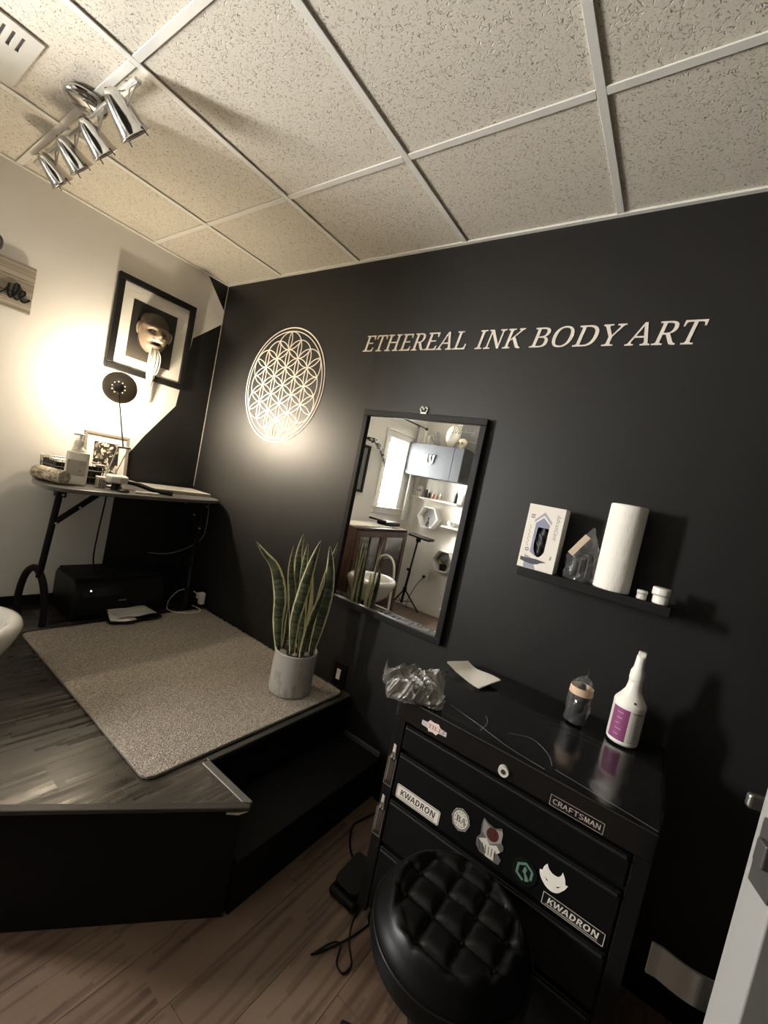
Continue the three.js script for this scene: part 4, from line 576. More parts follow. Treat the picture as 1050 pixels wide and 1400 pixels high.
{ // plastic film over the lid
  seed = 150; const g = new THREE.PlaneGeometry(0.68, 0.3, 60, 30), p = g.attributes.position; for (let i = 0; i < p.count; i++) { const x = p.getX(i), y = p.getY(i); p.setZ(i, 0.003 + 0.0014 * Math.sin(x * 22 + y * 34 + 2 * Math.sin(x * 9)) + 0.0012 * Math.sin(y * 41 + x * 12)); } g.computeVertexNormals(); g.rotateX(-Math.PI / 2).translate(2.51, LY + 0.0015, 0.362);
  const fold = []; const ridge = (pts, r) => tube(pts.map(([x, y, z]) => [x, LY + y, z]), r, 40, 6);
  fold.push(ridge([[2.3, 0.004, 0.44], [2.4, 0.006, 0.47], [2.5, 0.004, 0.5], [2.6, 0.005, 0.515]], 0.0009), ridge([[2.48, 0.004, 0.43], [2.54, 0.009, 0.41], [2.59, 0.006, 0.44], [2.61, 0.004, 0.48]], 0.0007), ridge([[2.4, 0.004, 0.4], [2.42, 0.007, 0.44], [2.42, 0.003, 0.49]], 0.0007), ridge([[2.62, 0.004, 0.49], [2.72, 0.006, 0.505], [2.84, 0.004, 0.517]], 0.0008), ridge([[2.51, 0.004, 0.27], [2.6, 0.012, 0.245], [2.69, 0.008, 0.235], [2.8, 0.006, 0.22]], 0.00012), ridge([[2.545, 0.004, 0.29], [2.62, 0.01, 0.27], [2.7, 0.006, 0.26]], 0.00010));
  const t = thing('plastic_film', 'wrinkled clear plastic film spread across the black tool chest lid', 'plastic film', [2.51, LY, 0.362]);
  part('sheet', g, mat([1, 1, 1], 0.14, { transmission: 1, thickness: 0, ior: 1.35, side: 2 }), t); part('folds', fold, mat([0.2, 0.21, 0.22], 0.3, { transmission: 0.6, thickness: 0 }), t);
}
{ // crumpled bag at the corner of the lid
  seed = 160; const g = new THREE.PlaneGeometry(1, 1, 90, 60), p = g.attributes.position, q = (a, b, c, d, u, v) => a.map((_, i) => (a[i] * (1 - u) + b[i] * u) * (1 - v) + (d[i] * (1 - u) + c[i] * u) * v);
  for (let i = 0; i < p.count; i++) { const u = p.getX(i) + 0.5, v = 0.5 - p.getY(i), b = q([2.085, 0.835, 0.5], [2.235, 0.85, 0.36], [2.305, 0.805, 0.5], [2.165, 0.8, 0.585], u, v), k = Math.min(1, 6 * Math.min(u, v, 1 - u, 1 - v)), rd = (x, e) => Math.pow(1 - Math.abs(Math.sin(x)), e), n = 0.022 * rd(5 * (u * 0.8 + v * 0.7) + 1.6 * Math.sin(4 * v + 2 * u), 2) + 0.016 * rd(7 * (v - 0.5 * u) + 1.8 * Math.sin(5 * u), 3) + 0.009 * rd(15 * (u + 0.25 * v) + 2.2 * Math.sin(6 * v), 3) + 0.006 * rd(23 * (v + 0.4 * u) + 2 * Math.sin(11 * u), 3) - 0.012; p.setXYZ(i, b[0] + n * 0.4, Math.max(b[1] + n + 0.02 * k, LY + 0.012), b[2] + n * 0.4); }
  g.computeVertexNormals(); const t = thing('plastic_bag', 'crumpled clear plastic bag hanging off the left corner of the tool chest', 'bag', [2.2, LY, 0.47]);
  const g2 = g.clone(), p2 = g2.attributes.position; for (let i = 0; i < p2.count; i++) p2.setXYZ(i, p2.getX(i), Math.max(LY + 0.006, p2.getY(i) - 0.022 - 0.01 * Math.sin(i * 0.7)), p2.getZ(i)); g2.computeVertexNormals();
  part('sheet', g, M.filmGrey, t); part('under_sheet', g2, M.filmGrey, t);
}
{ // paper towel sheet
  const g = new THREE.PlaneGeometry(0.15, 0.115, 20, 16), p = g.attributes.position; for (let i = 0; i < p.count; i++) p.setZ(i, 0.012 + 0.006 * Math.sin(p.getX(i) * 28) * Math.sin(p.getY(i) * 22) + 0.02 * Math.max(0, -p.getX(i) / 0.075 - 0.4)); g.computeVertexNormals(); g.rotateX(-Math.PI / 2);
  const g2 = g.clone().translate(0, -0.004, 0); const sheet = [g, g2].map((q) => q.applyMatrix4(new THREE.Matrix4().set(0.97, 0, -0.3, 2.262, 0, 1, 0, LY + 0.004, 0.24, 0, 1.0, 0.18, 0, 0, 0, 1)));
  solo('folded_towel', 'folded white paper towel sheet on the back of the chest lid', 'paper towel', sheet, mat([0.86, 0.82, 0.74], 0.95, { side: 2, bumpMap: tex(128, 128, (c) => { c.fillStyle = '#999'; c.fillRect(0, 0, 128, 128); c.fillStyle = '#444'; for (let i = 0; i < 200; i++) c.fillRect((i % 20) * 6.4, ((i / 20) | 0) * 12.8, 3, 3); }, false), bumpScale: 0.0015 }));
}
{ // bagged bottle
  const x = 2.604, z = 0.165; seed = 170; const t = thing('wrapped_bottle', 'small dark bottle in a clear bag with tan band on the chest lid', 'bottle', [x, LY + 0.004, z]);
  part('bottle', lathe([[0, 0.004], [0.024, 0.004], [0.026, 0.01], [0.026, 0.085], [0.02, 0.1], [0.01, 0.11], [0.009, 0.125], [0, 0.126]], 28).translate(x, LY + 0.002, z), M.black, t);
  part('tape_band', lathe([[0.0335, 0.098], [0.0345, 0.098], [0.033, 0.12], [0.032, 0.12], [0.0335, 0.098]], 30).translate(x, LY, z), mat([0.62, 0.44, 0.3], 0.7), t).userData.label = 'tan tape band';
  part('plastic_bag', crumple([[LY + 0.0085, 0.031, 0.03, x, z], [LY + 0.05, 0.035, 0.034, x, z], [LY + 0.095, 0.033, 0.032, x, z], [LY + 0.125, 0.029, 0.028, x, z], [LY + 0.145, 0.018, 0.018, x + 0.003, z], [LY + 0.155, 0.004, 0.004, x + 0.004, z]], 0.12, 4), M.film, t);
  part('bag_tail', tube([[x + 0.004, LY + 0.153, z], [x + 0.008, LY + 0.165, z], [x + 0.006, LY + 0.178, z]], 0.0012, 12, 5), M.film, t);
}
{ // spray bottle without trigger
  const x = 2.734, z = 0.15, y = LY + 0.006, t = thing('spray_bottle', 'white disinfectant bottle with magenta label and long neck on chest lid', 'bottle', [x, y, z]);
  part('body', lathe([[0, 0], [0.038, 0], [0.0415, 0.004], [0.042, 0.012], [0.042, 0.108], [0.043, 0.112], [0.043, 0.118], [0.0415, 0.124], [0.03, 0.142], [0.021, 0.158], [0.018, 0.176], [0.0175, 0.19], [0, 0.19]], 48).translate(x, y, z), M.plasticWhite, t);
  part('neck', [lathe([[0.0185, 0.19], [0.0192, 0.192], [0.0185, 0.215], [0.014, 0.226], [0.0125, 0.245], [0.012, 0.262], [0, 0.263]], 28).translate(x, y, z)], M.plasticWhite, t);
  part('nozzle', [rb(0.022, 0.016, 0.02, x + 0.001, y + 0.268, z, 0.004)], mat([0.75, 0.72, 0.64], 0.35), t);
  const lab = tex(1024, 256, (c, W, H) => { c.fillStyle = '#d5cfc6'; c.fillRect(0, 0, W, H); c.fillStyle = '#7f3f68'; c.fillRect(440, 0, 190, H); c.fillStyle = 'rgba(235,200,220,.55)'; for (let i = 0; i < 5; i++) c.fillRect(500 + (i % 2) * 8, 34 + i * 44, 70 - (i % 3) * 14, 6); c.fillStyle = '#8a857d'; for (let i = 0; i < 16; i++) { c.fillRect(660, 18 + i * 15, 110 - (i * 37) % 40, 4); c.fillRect(320, 18 + i * 15, 90 - (i * 23) % 40, 4); } c.fillStyle = '#333'; c.fillRect(660, 8, 120, 5); });
  part('label', new THREE.CylinderGeometry(0.0425, 0.0425, 0.094, 64, 1, true, -0.55 - Math.PI, 2 * Math.PI).translate(x, y + 0.06, z), mat([1, 1, 1], 0.5, { map: lab }), t);
  part('date_print', box(0.007, 0.009, 0.0008).rotateX(-0.9).rotateY(0.35).translate(x + 0.0125, y + 0.132, z + 0.0345), M.darkGrey, t);
}

// ---------- stool ----------
{
  const cx = 2.515, cz = 0.706, top = 0.505, R = 0.176, t = thing('stool', 'round black tufted leather stool in front of the tool chest', 'stool', [cx, 0, cz]);
  const pos = [], idx = [], NA = 120, NR = 44, s = 0.072, lin = (u) => { const f = Math.abs((((u / s) % 1) + 1) % 1 - 0.5) * 2; return Math.pow(1 - Math.pow(f, 4), 0.9); };
  for (let i = 0; i <= NR; i++) for (let a = 0; a < NA; a++) {
    const k = i / NR, th = a / NA * 2 * Math.PI, r = R * k, x = r * Math.cos(th), z = r * Math.sin(th), ex = Math.max(0, (k - 0.8) / 0.2), fade = Math.min(1, Math.max(0, (0.86 - k) / 0.12));
    const y = 0.016 * lin(x + 0.03) * lin(z + 0.02) * fade + 0.006 * (1 - k * k) + (k > 0.72 ? 0.012 * Math.sin(Math.min(1, (k - 0.72) / 0.2) * Math.PI) : 0) - 0.03 * Math.pow(ex, 2.6);
    pos.push(x, top - 0.016 + y, z);
  }
  const side = [[1.0, -0.062], [1.02, -0.07], [1.025, -0.085], [0.99, -0.096], [0.9, -0.1], [0, -0.1]]; for (const [k, y] of side) for (let a = 0; a < NA; a++) { const th = a / NA * 2 * Math.PI; pos.push(R * k * Math.cos(th), top + y, R * k * Math.sin(th)); }
  const rows = NR + 1 + side.length; for (let i = 0; i < rows - 1; i++) for (let a = 0; a < NA; a++) { const A = i * NA + a, B = i * NA + (a + 1) % NA; idx.push(A, B, A + NA, B, B + NA, A + NA); }
  const g = new THREE.BufferGeometry(); g.setAttribute('position', new THREE.Float32BufferAttribute(pos, 3)); g.setIndex(idx); g.computeVertexNormals();
  mesh('seat', g, M.blackLeather, t);
  const seat = t.children[0];
  const pip = new THREE.TorusGeometry(R * 1.005, 0.0045, 8, 100).rotateX(Math.PI / 2).translate(cx, top - 0.05, cz); part('piping', pip, M.blackLeather, t, seat);
  const buttons = []; for (let i = -2; i <= 2; i++) for (let j = -2; j <= 2; j++) { const x = i * s - 0.03, z = j * s - 0.02; if (Math.hypot(x, z) < R * 0.75) buttons.push(sph(0.006, cx + x, top - 0.012, cz + z, 8).scale(1, 1, 1)); } part('buttons', buttons, M.blackLeather, t, seat);
  part('column', [cyl(0.028, 0.028, 0.12, cx, 0.35, cz), cyl(0.02, 0.02, 0.2, cx, 0.2, cz), cyl(0.1, 0.11, 0.012, cx, top - 0.107, cz, 32)], M.blackSoft, t);
  const base = part('base', [0, 1, 2, 3, 4].map((k) => bar([cx, 0.1, cz], [cx + 0.2 * Math.cos(k * 1.2566 + 1.57), 0.075, cz + 0.2 * Math.sin(k * 1.2566 + 1.57)], 0.034, 0.024, V(0, 1, 0))), M.blackSoft, t);
  for (let k = 0; k < 5; k++) { const a = k * 1.2566 + 1.57, x = cx + 0.2 * Math.cos(a), z = cz + 0.2 * Math.sin(a); part('caster', [new THREE.CylinderGeometry(0.026, 0.026, 0.02, 20).rotateX(Math.PI / 2).rotateY(a).translate(x, 0.0265, z), cyl(0.008, 0.008, 0.05, x, 0.05, z, 10)], M.blackSoft, t, base); }
}

// ---------- cables and pedal by the chest ----------
{
  const p = thing('foot_pedal', 'black foot pedal on the floor at the left of the tool chest', 'pedal', [2.09, 0, 0.4]);
  part('plate', rb(0.11, 0.03, 0.16, 2.09, 0.0155, 0.4, 0.012, 3), M.blackSoft, p); part('treadle', ext(rrect(0.09, 0.13, 0.02), 0.01, 0.003).rotateX(-Math.PI / 2 + 0.12).translate(2.09, 0.05, 0.4), M.blackSoft, p);
  solo('pedal_cable', 'black cable from wall behind chest curling over wood floor', 'cable', tube([[2.02, 0.3, 0.02], [1.98, 0.06, 0.06], [1.93, 0.006, 0.13], [1.92, 0.006, 0.2], [1.97, 0.006, 0.28], [2.03, 0.012, 0.33]], 0.0045, 60, 7), M.black);
  solo('loose_cord', 'thin black cord with a loop lying on the wood floor', 'cord', tube([[2.15, 0.03, 0.4], [2.155, 0.004, 0.48], [2.19, 0.004, 0.545], [2.235, 0.004, 0.59], [2.228, 0.004, 0.622], [2.2, 0.0045, 0.615], [2.175, 0.006, 0.57], [2.16, 0.009, 0.58], [2.134, 0.004, 0.642]], 0.0028, 100, 6), M.black);
  solo('loose_cord', 'black cord running from the looped cord end to the chest corner', 'cord', tube([[2.13, 0.004, 0.652], [2.16, 0.0075, 0.6], [2.19, 0.004, 0.51], [2.2, 0.006, 0.43], [2.16, 0.03, 0.36]], 0.0028, 60, 6), M.black);
}

// ---------- wash basin at the left edge ----------
{
  const cx = 0.775, cz = 1.27, y0 = PY, ry = 0.635, t = thing('wash_basin', 'glossy white round wash basin on a black pedestal at the platform edge', 'basin', [cx, PY, cz]);
  part('bowl', lathe([[0, 0.05], [0.07, 0.052], [0.11, 0.07], [0.16, 0.12], [0.192, 0.18], [0.205, 0.215], [0.208, 0.232], [0.2, 0.248], [0.185, 0.255], [0.168, 0.25], [0.156, 0.235], [0.15, 0.21], [0.13, 0.15], [0.09, 0.105], [0.03, 0.09], [0, 0.089]], 64).translate(cx, y0, cz), M.ceramic, t);
  part('overflow_hole', sph(1, 0, 0, 0, 12).scale(0.004, 0.012, 0.006).rotateZ(-0.25).translate(cx + 0.1478 * 0.72, y0 + 0.2, cz - 0.1478 * 0.69), M.black, t);
  part('pedestal', lathe([[0, 0.001], [0.085, 0.001], [0.085, 0.012], [0.05, 0.02], [0.05, 0.046], [0.068, 0.0495], [0, 0.0495]], 40).translate(cx, y0, cz), M.black, t);
  part('drain', cyl(0.018, 0.018, 0.004, cx, y0 + 0.092, cz, 20), M.chrome, t);
}

// ---------- open door at the right edge ----------
{
  const L = [2.857, 1.099], d = V(0.945, 0, -0.326), e = V(0.326, 0, 0.945), at = (s, o, y) => [L[0] + d.x * s + e.x * o, y, L[1] + d.z * s + e.z * o], T = 0.04, W = 0.79, yaw = Math.atan2(-d.z, d.x);
  const dr = struct('door_1', new RoundedBoxGeometry(W, 2.03, T, 2, 0.002).rotateY(yaw).translate(L[0] + d.x * W / 2 + e.x * T / 2, 1.025, L[1] + d.z * W / 2 + e.z * T / 2), mat([0.2, 0.195, 0.185], 0.5));
  const pl = (w, h, t) => box(w, h, t), put = (g, s, o, y) => { const p = at(s, o, y); return g.rotateY(yaw).translate(...p); };
  const hasp = mesh('latch_plate', mg([put(rb(0.003, 0.06, 0.028, 0, 0, 0, 0.001), -0.001, T / 2 + 0.004, 1.148), put(rb(0.008, 0.022, 0.014, 0, 0, 0, 0.002), -0.004, T / 2 + 0.004, 1.152)]), M.darkMetal, dr);
  mesh('thumb_turn', mg([put(new THREE.CylinderGeometry(0.026, 0.028, 0.012, 28).rotateX(Math.PI / 2), 0.055, -0.006, 1.17), put(rb(0.034, 0.014, 0.008, 0, 0, 0, 0.003), 0.014, -0.016, 1.176), put(rb(0.014, 0.014, 0.016, 0, 0, 0, 0.003), 0.05, -0.014, 1.175)]), mat([0.4, 0.39, 0.36], 0.35, { metalness: 1 }), dr);
  const plan = new THREE.CatmullRomCurve3([[2.818, 1.0815], [2.841, 1.0845], [2.861, 1.081], [2.885, 1.069], [2.906, 1.054]].map(([x, z]) => V(x, 0, z))).getPoints(20), band = [V(2.8095, 0, 1.0835), ...plan], rim = [];
  for (const o of [0.0014, -0.0014]) { const row = band.map((p, i) => { const g = band[Math.min(i + 1, band.length - 1)].clone().sub(band[Math.max(i - 1, 0)]).normalize(); return [p.x - g.z * o, p.z + g.x * o]; }); rim.push(...(o > 0 ? row : row.reverse())); }
  mesh('lever', mg([floorPoly(rim, 0.958, 0.991), put(new THREE.CylinderGeometry(0.027, 0.029, 0.01, 28).rotateX(Math.PI / 2), 0.06, -0.005, 0.975), put(new THREE.CylinderGeometry(0.011, 0.011, 0.03, 18).rotateX(Math.PI / 2), 0.06, -0.016, 0.975)]), mat([0.3, 0.29, 0.265], 0.36, { metalness: 1 }), dr);
  struct('trim_2', mg([span(RX - 0.012, RX - 0.0005, 0.001, 2.12, 0.8, 0.87, 0.003), span(RX - 0.012, RX - 0.0005, 0.001, 2.12, 1.75, 1.82, 0.003), span(RX - 0.012, RX - 0.0005, 2.07, 2.13, 0.87, 1.75, 0.003)]), M.trimWhite);
}

// ---------- behind the camera, seen in the mirror ----------
{ // window with panes
  const z0 = 2.2, z1 = 2.56, y0 = 1.16, y1 = 1.94, w = struct('window_1', mg([span(0.0005, 0.02, y0 - 0.075, y0, z0 - 0.09, z1 + 0.1, 0.004), span(0.0005, 0.02, y1, y1 + 0.075, z0 - 0.09, z1 + 0.1, 0.004), span(0.0005, 0.02, y0, y1, z0 - 0.085, z0, 0.004), span(0.0005, 0.02, y0, y1, z1, z1 + 0.085, 0.004), span(0.0, 0.035, y1 + 0.07, y1 + 0.09, z0 - 0.1, z1 + 0.11, 0.004), span(0.0, 0.04, y0 - 0.012, y0, z0 - 0.1, z1 + 0.11, 0.004)]), M.trimWhite);
  mesh('sash', mg([span(-0.09, -0.05, y0, y0 + 0.035, z0, z1), span(-0.09, -0.05, y1 - 0.035, y1, z0, z1), span(-0.09, -0.05, y0 + 0.035, y1 - 0.035, z0, z0 + 0.035), span(-0.09, -0.05, y0 + 0.035, y1 - 0.035, z1 - 0.035, z1)]), M.trimWhite, w);
  const zm = (z0 + z1) / 2, mm = mat([0.35, 0.36, 0.35], 0.5);
  mesh('muntin', span(-0.078, -0.066, y0 + 0.035, y1 - 0.035, zm - 0.004, zm + 0.004), mm, w);
  const ys = [y0 + 0.035, 1.3, 1.48, 1.7, y1 - 0.035];
  for (let i = 1; i < 4; i++) for (const [a, b] of [[z0 + 0.035, zm - 0.004], [zm + 0.004, z1 - 0.035]]) mesh('muntin', span(-0.078, -0.066, ys[i] - 0.004, ys[i] + 0.004, a, b), mm, w);
  for (let i = 0; i < 4; i++) for (const [a, b] of [[z0 + 0.035, zm - 0.004], [zm + 0.004, z1 - 0.035]]) mesh('pane', span(-0.0725, -0.0715, ys[i] + 0.004, ys[i + 1] - 0.004, a, b), M.glass, w);
  const rod1 = thing('curtain_rod', 'thin black curtain rod with ball end above the window', 'curtain rod', [0.08, 2.12, 2.45]);
  part('pole', rod([0.08, 2.165, 2.05], [0.08, 2.165, 2.78], 0.008), M.black, rod1); part('finial', [sph(0.018, 0.08, 2.165, 2.79), sph(0.018, 0.08, 2.165, 2.04)], M.black, rod1); part('bracket', [rod([0.001, 2.165, 2.72], [0.08, 2.165, 2.72], 0.006), rod([0.001, 2.165, 2.1], [0.08, 2.165, 2.1], 0.006)], M.black, rod1);
  const g = new THREE.PlaneGeometry(0.13, 1.12, 60, 4), p = g.attributes.position; for (let i = 0; i < p.count; i++) p.setZ(i, 0.012 * Math.sin(p.getX(i) * 240)); g.computeVertexNormals(); g.rotateY(Math.PI / 2);
  solo('curtain', 'white sheer curtain gathered beside the window near the corner', 'curtain', g.translate(0.08, 1.6, 2.69), mat([0.8, 0.8, 0.76], 0.95, { transmission: 0.4, thickness: 0, side: 2 }));
}
{ // cabinet below the window
  const x0 = 0.03, x1 = 0.4, y1 = 0.975, z0 = 1.42, z1 = 2.3, t = thing('display_cabinet', 'dark wooden cabinet with glazed doors below the window', 'cabinet', [0.2, 0, 1.87]);
  seed = 180; const wd = mat([1, 1, 1], 0.45, { map: woodTex('#4a342a', ['rgba(25,15,10,.5)', 'rgba(120,86,66,.35)', 'rgba(60,40,30,.5)'], 200) });
  const carc = [span(x0, x1, 0.06, 0.08, z0, z1), span(x0, x1, y1 - 0.02, y1, z0 - 0.01, z1 + 0.01, 0.003), span(x0, x0 + 0.012, 0.08, y1 - 0.02, z0, z1), span(x0, x1, 0.08, y1 - 0.02, z0, z0 + 0.018), span(x0, x1, 0.08, y1 - 0.02, z1 - 0.018, z1), span(x0, x1 - 0.03, 0.08, y1 - 0.02, 1.851, 1.869), span(x0 + 0.02, x1 - 0.02, 0.001, 0.06, z0 + 0.02, z1 - 0.02)];
  part('carcass', carc.map((g) => metreUV(g, 1)), wd, t); part('shelf', [0.36, 0.65].map((y) => span(x0 + 0.012, x1 - 0.04, y, y + 0.015, z0 + 0.018, z1 - 0.018)), wd, t);
  for (const [a, b, k] of [[z0 + 0.01, 1.858, 1], [1.862, z1 - 0.01, -1]]) { const d = part('door', [span(x1, x1 + 0.02, 0.085, 0.145, a, b, 0.003), span(x1, x1 + 0.02, 0.89, 0.95, a, b, 0.003), span(x1, x1 + 0.02, 0.145, 0.89, a, a + 0.055, 0.003), span(x1, x1 + 0.02, 0.145, 0.89, b - 0.055, b, 0.003)].map((g) => metreUV(g)), wd, t); part('pane', span(x1 + 0.008, x1 + 0.011, 0.145, 0.89, a + 0.055, b - 0.055), M.glass, t, d); part('knob', sph(0.012, x1 + 0.03, 0.55, k > 0 ? b - 0.03 : a + 0.03, 10), M.darkMetal, t, d); }
  // contents
  for (let i = 0; i < 6; i++) solo('paper_stack', `pale stack of papers inside the cabinet, ${['lowest of six', 'second from the bottom', 'third from the bottom', 'fourth from the bottom', 'fifth from the bottom', 'topmost of six'][i]}`, 'papers', rb(0.22, 0.034, 0.24, 0.22, 0.6825 + i * 0.0355, 1.62, 0.003), i % 2 ? M.paper : mat([0.5, 0.48, 0.44], 0.9), 'paper stacks in the cabinet');
  const v = thing('dark_vase', 'grey round vase on the upper shelf behind the cabinet glass', 'vase', [0.22, 0.665, 2.08]); part('body', lathe([[0, 0], [0.05, 0], [0.09, 0.06], [0.1, 0.12], [0.07, 0.18], [0.05, 0.2], [0.058, 0.21], [0.045, 0.2], [0, 0.16]], 32).translate(0.22, 0.666, 2.08), mat([0.2, 0.18, 0.16], 0.4), v); part('handle', new THREE.TorusGeometry(0.04, 0.008, 8, 24).rotateY(Math.PI / 2).translate(0.22, 0.78, 2.18), mat([0.2, 0.18, 0.16], 0.4), v);
  for (let i = 0; i < 3; i++) solo('open_folder', ['white paper folder at the far end of the cabinet top', 'white paper folder in the middle of the cabinet top', 'white paper folder nearest the black padded rest'][i], 'folder', rb(0.28, 0.012, 0.2, 0.2, y1 + 0.0065, 1.55 + i * 0.215, 0.003), M.paper, 'folders on the cabinet');
  const k = thing('padded_rest', 'black padded arm on the cabinet top under the window', 'pad', [0.22, y1 + 0.013, 2.1]);
  part('pad', rb(0.16, 0.045, 0.24, 0.24, y1 + 0.036, 2.15, 0.02, 3), M.black, k); part('arm', bar([0.22, y1 + 0.075, 1.86], [0.24, y1 + 0.05, 2.1], 0.09, 0.02, V(0, 1, 0)), M.black, k);
}
{ // wall cabinet with emblem and things on it
  const t = thing('wall_cabinet', 'grey wall cabinet with a white three-armed letter emblem', 'wall cabinet', [0.37, 1.585, 2.74]);
  part('body', span(0.025, 0.73, 1.59, 1.965, 2.6, 2.898, 0.003), mat([0.026, 0.029, 0.034], 0.75), t);
  for (const [a, b] of [[0.027, 0.612], [0.616, 0.728]]) part('door', rb(b - a, 0.37, 0.018, (a + b) / 2, 1.7775, 2.59, 0.003), mat([0.028, 0.031, 0.036], 0.75), t);
  const e = (pts, r) => tube(pts.map(([x, y]) => [0.33 - x, 1.79 + y, 2.578]), r, 30, 8);
  part('emblem', [e([[-0.045, 0.045], [-0.042, 0.0], [-0.03, -0.04], [0.0, -0.05], [0.03, -0.04], [0.042, 0.0], [0.045, 0.045]], 0.008), e([[0.0, 0.045], [0.0, 0.0], [-0.02, -0.045]], 0.008), e([[-0.055, 0.05], [-0.035, 0.04]], 0.009), e([[-0.01, 0.05], [0.01, 0.04]], 0.009), e([[0.035, 0.05], [0.055, 0.04]], 0.009)], M.plasticWhite, t);
  const zc = 2.74, Y = 1.966;
  const f = thing('face_sculpture', 'large pale smooth face sculpture standing on the grey wall cabinet', 'sculpture', [0.47, Y, zc]);
  const fg = new THREE.SphereGeometry(1, 40, 36), fp = fg.attributes.position; for (let i = 0; i < fp.count; i++) { let x = fp.getX(i), y = fp.getY(i), z = fp.getZ(i); const bp = (a, b, s, u) => Math.exp(-(((x - a) / s) ** 2) - ((y - b) / u) ** 2); const front = z < 0 ? 1 : 0; z -= front * (0.35 * bp(0, -0.05, 0.14, 0.26) - 0.25 * (bp(0.36, 0.12, 0.2, 0.1) + bp(-0.36, 0.12, 0.2, 0.1)) + 0.12 * bp(0, -0.45, 0.3, 0.06) - 0.1 * bp(0, -0.52, 0.26, 0.03)); fp.setXYZ(i, x * (y < 0 ? 1 + 0.25 * y : 1), y, z); } fg.computeVertexNormals();
  part('head', fg.scale(0.085, 0.13, 0.06).translate(0.47, Y + 0.13, zc), M.plasticWhite, f);
  const h = thing('hand_sculpture', 'grey open hand sculpture standing on the grey wall cabinet', 'sculpture', [0.28, Y, zc]); const hm = mat([0.3, 0.31, 0.31], 0.6);
  part('palm', [rb(0.075, 0.085, 0.03, 0.28, Y + 0.06, zc, 0.014, 4), rb(0.055, 0.025, 0.04, 0.28, Y + 0.0126, zc, 0.006)], hm, h);
  for (const [dx, l, a] of [[-0.03, 0.06, -0.25], [-0.01, 0.075, -0.08], [0.011, 0.07, 0.08], [0.03, 0.055, 0.25]]) part('finger', tube([[0.28 + dx, Y + 0.09, zc], [0.28 + dx + a * 0.02, Y + 0.1 + l * 0.5, zc - 0.004], [0.28 + dx + a * 0.05, Y + 0.1 + l, zc - 0.02]], 0.0085, 16, 8), hm, h);
  part('thumb', tube([[0.245, Y + 0.05, zc], [0.22, Y + 0.075, zc - 0.01], [0.212, Y + 0.105, zc - 0.02]], 0.009, 16, 8), hm, h);
  const s = thing('skull', 'small cream skull ornament on the wall cabinet beside the face sculpture', 'skull', [0.61, Y, zc]); const bone = mat([0.7, 0.63, 0.5], 0.6);
  part('cranium', [sph(1, 0, 0, 0, 24).scale(0.05, 0.052, 0.06).translate(0.61, Y + 0.075, zc), rb(0.06, 0.035, 0.05, 0.61, Y + 0.0325, zc - 0.02, 0.012, 3)], bone, s); part('jaw', rb(0.05, 0.02, 0.045, 0.61, Y + 0.0105, zc - 0.02, 0.008, 3), bone, s); part('eye_socket', [-0.019, 0.019].map((d) => sph(0.013, 0.61 + d, Y + 0.068, zc - 0.053, 12)), M.darkGrey, s);
  [['white tall candle on the wall cabinet nearest the window corner', 0.1, 0.17], ['shorter white candle between tall candle and hand sculpture', 0.165, 0.12]].forEach(([l, x, hh]) => { const c = thing('pillar_candle', l, 'candle', [x, Y, zc]); part('wax', lathe([[0, 0], [0.026, 0], [0.026, hh - 0.004], [0.022, hh], [0.008, hh - 0.006], [0, hh - 0.006]], 28).translate(x, Y + 0.0003, zc), M.plasticWhite, c); part('wick', rod([x, Y + hh - 0.008, zc], [x + 0.002, Y + hh + 0.008, zc], 0.0012, 6), M.black, c); });
  const pq = thing('plaque', 'grey panelled plaque on the shelf wall behind the face sculpture', 'plaque', [0.63, 1.967, 2.885]); for (let i = 0; i < 3; i++) part('panel', rb(0.26, 0.105, 0.012, 0.625, 2.03 + i * 0.11, 2.89, 0.003), mat([0.2 + i * 0.02, 0.2 + i * 0.02, 0.21 + i * 0.02], 0.6), pq);
}
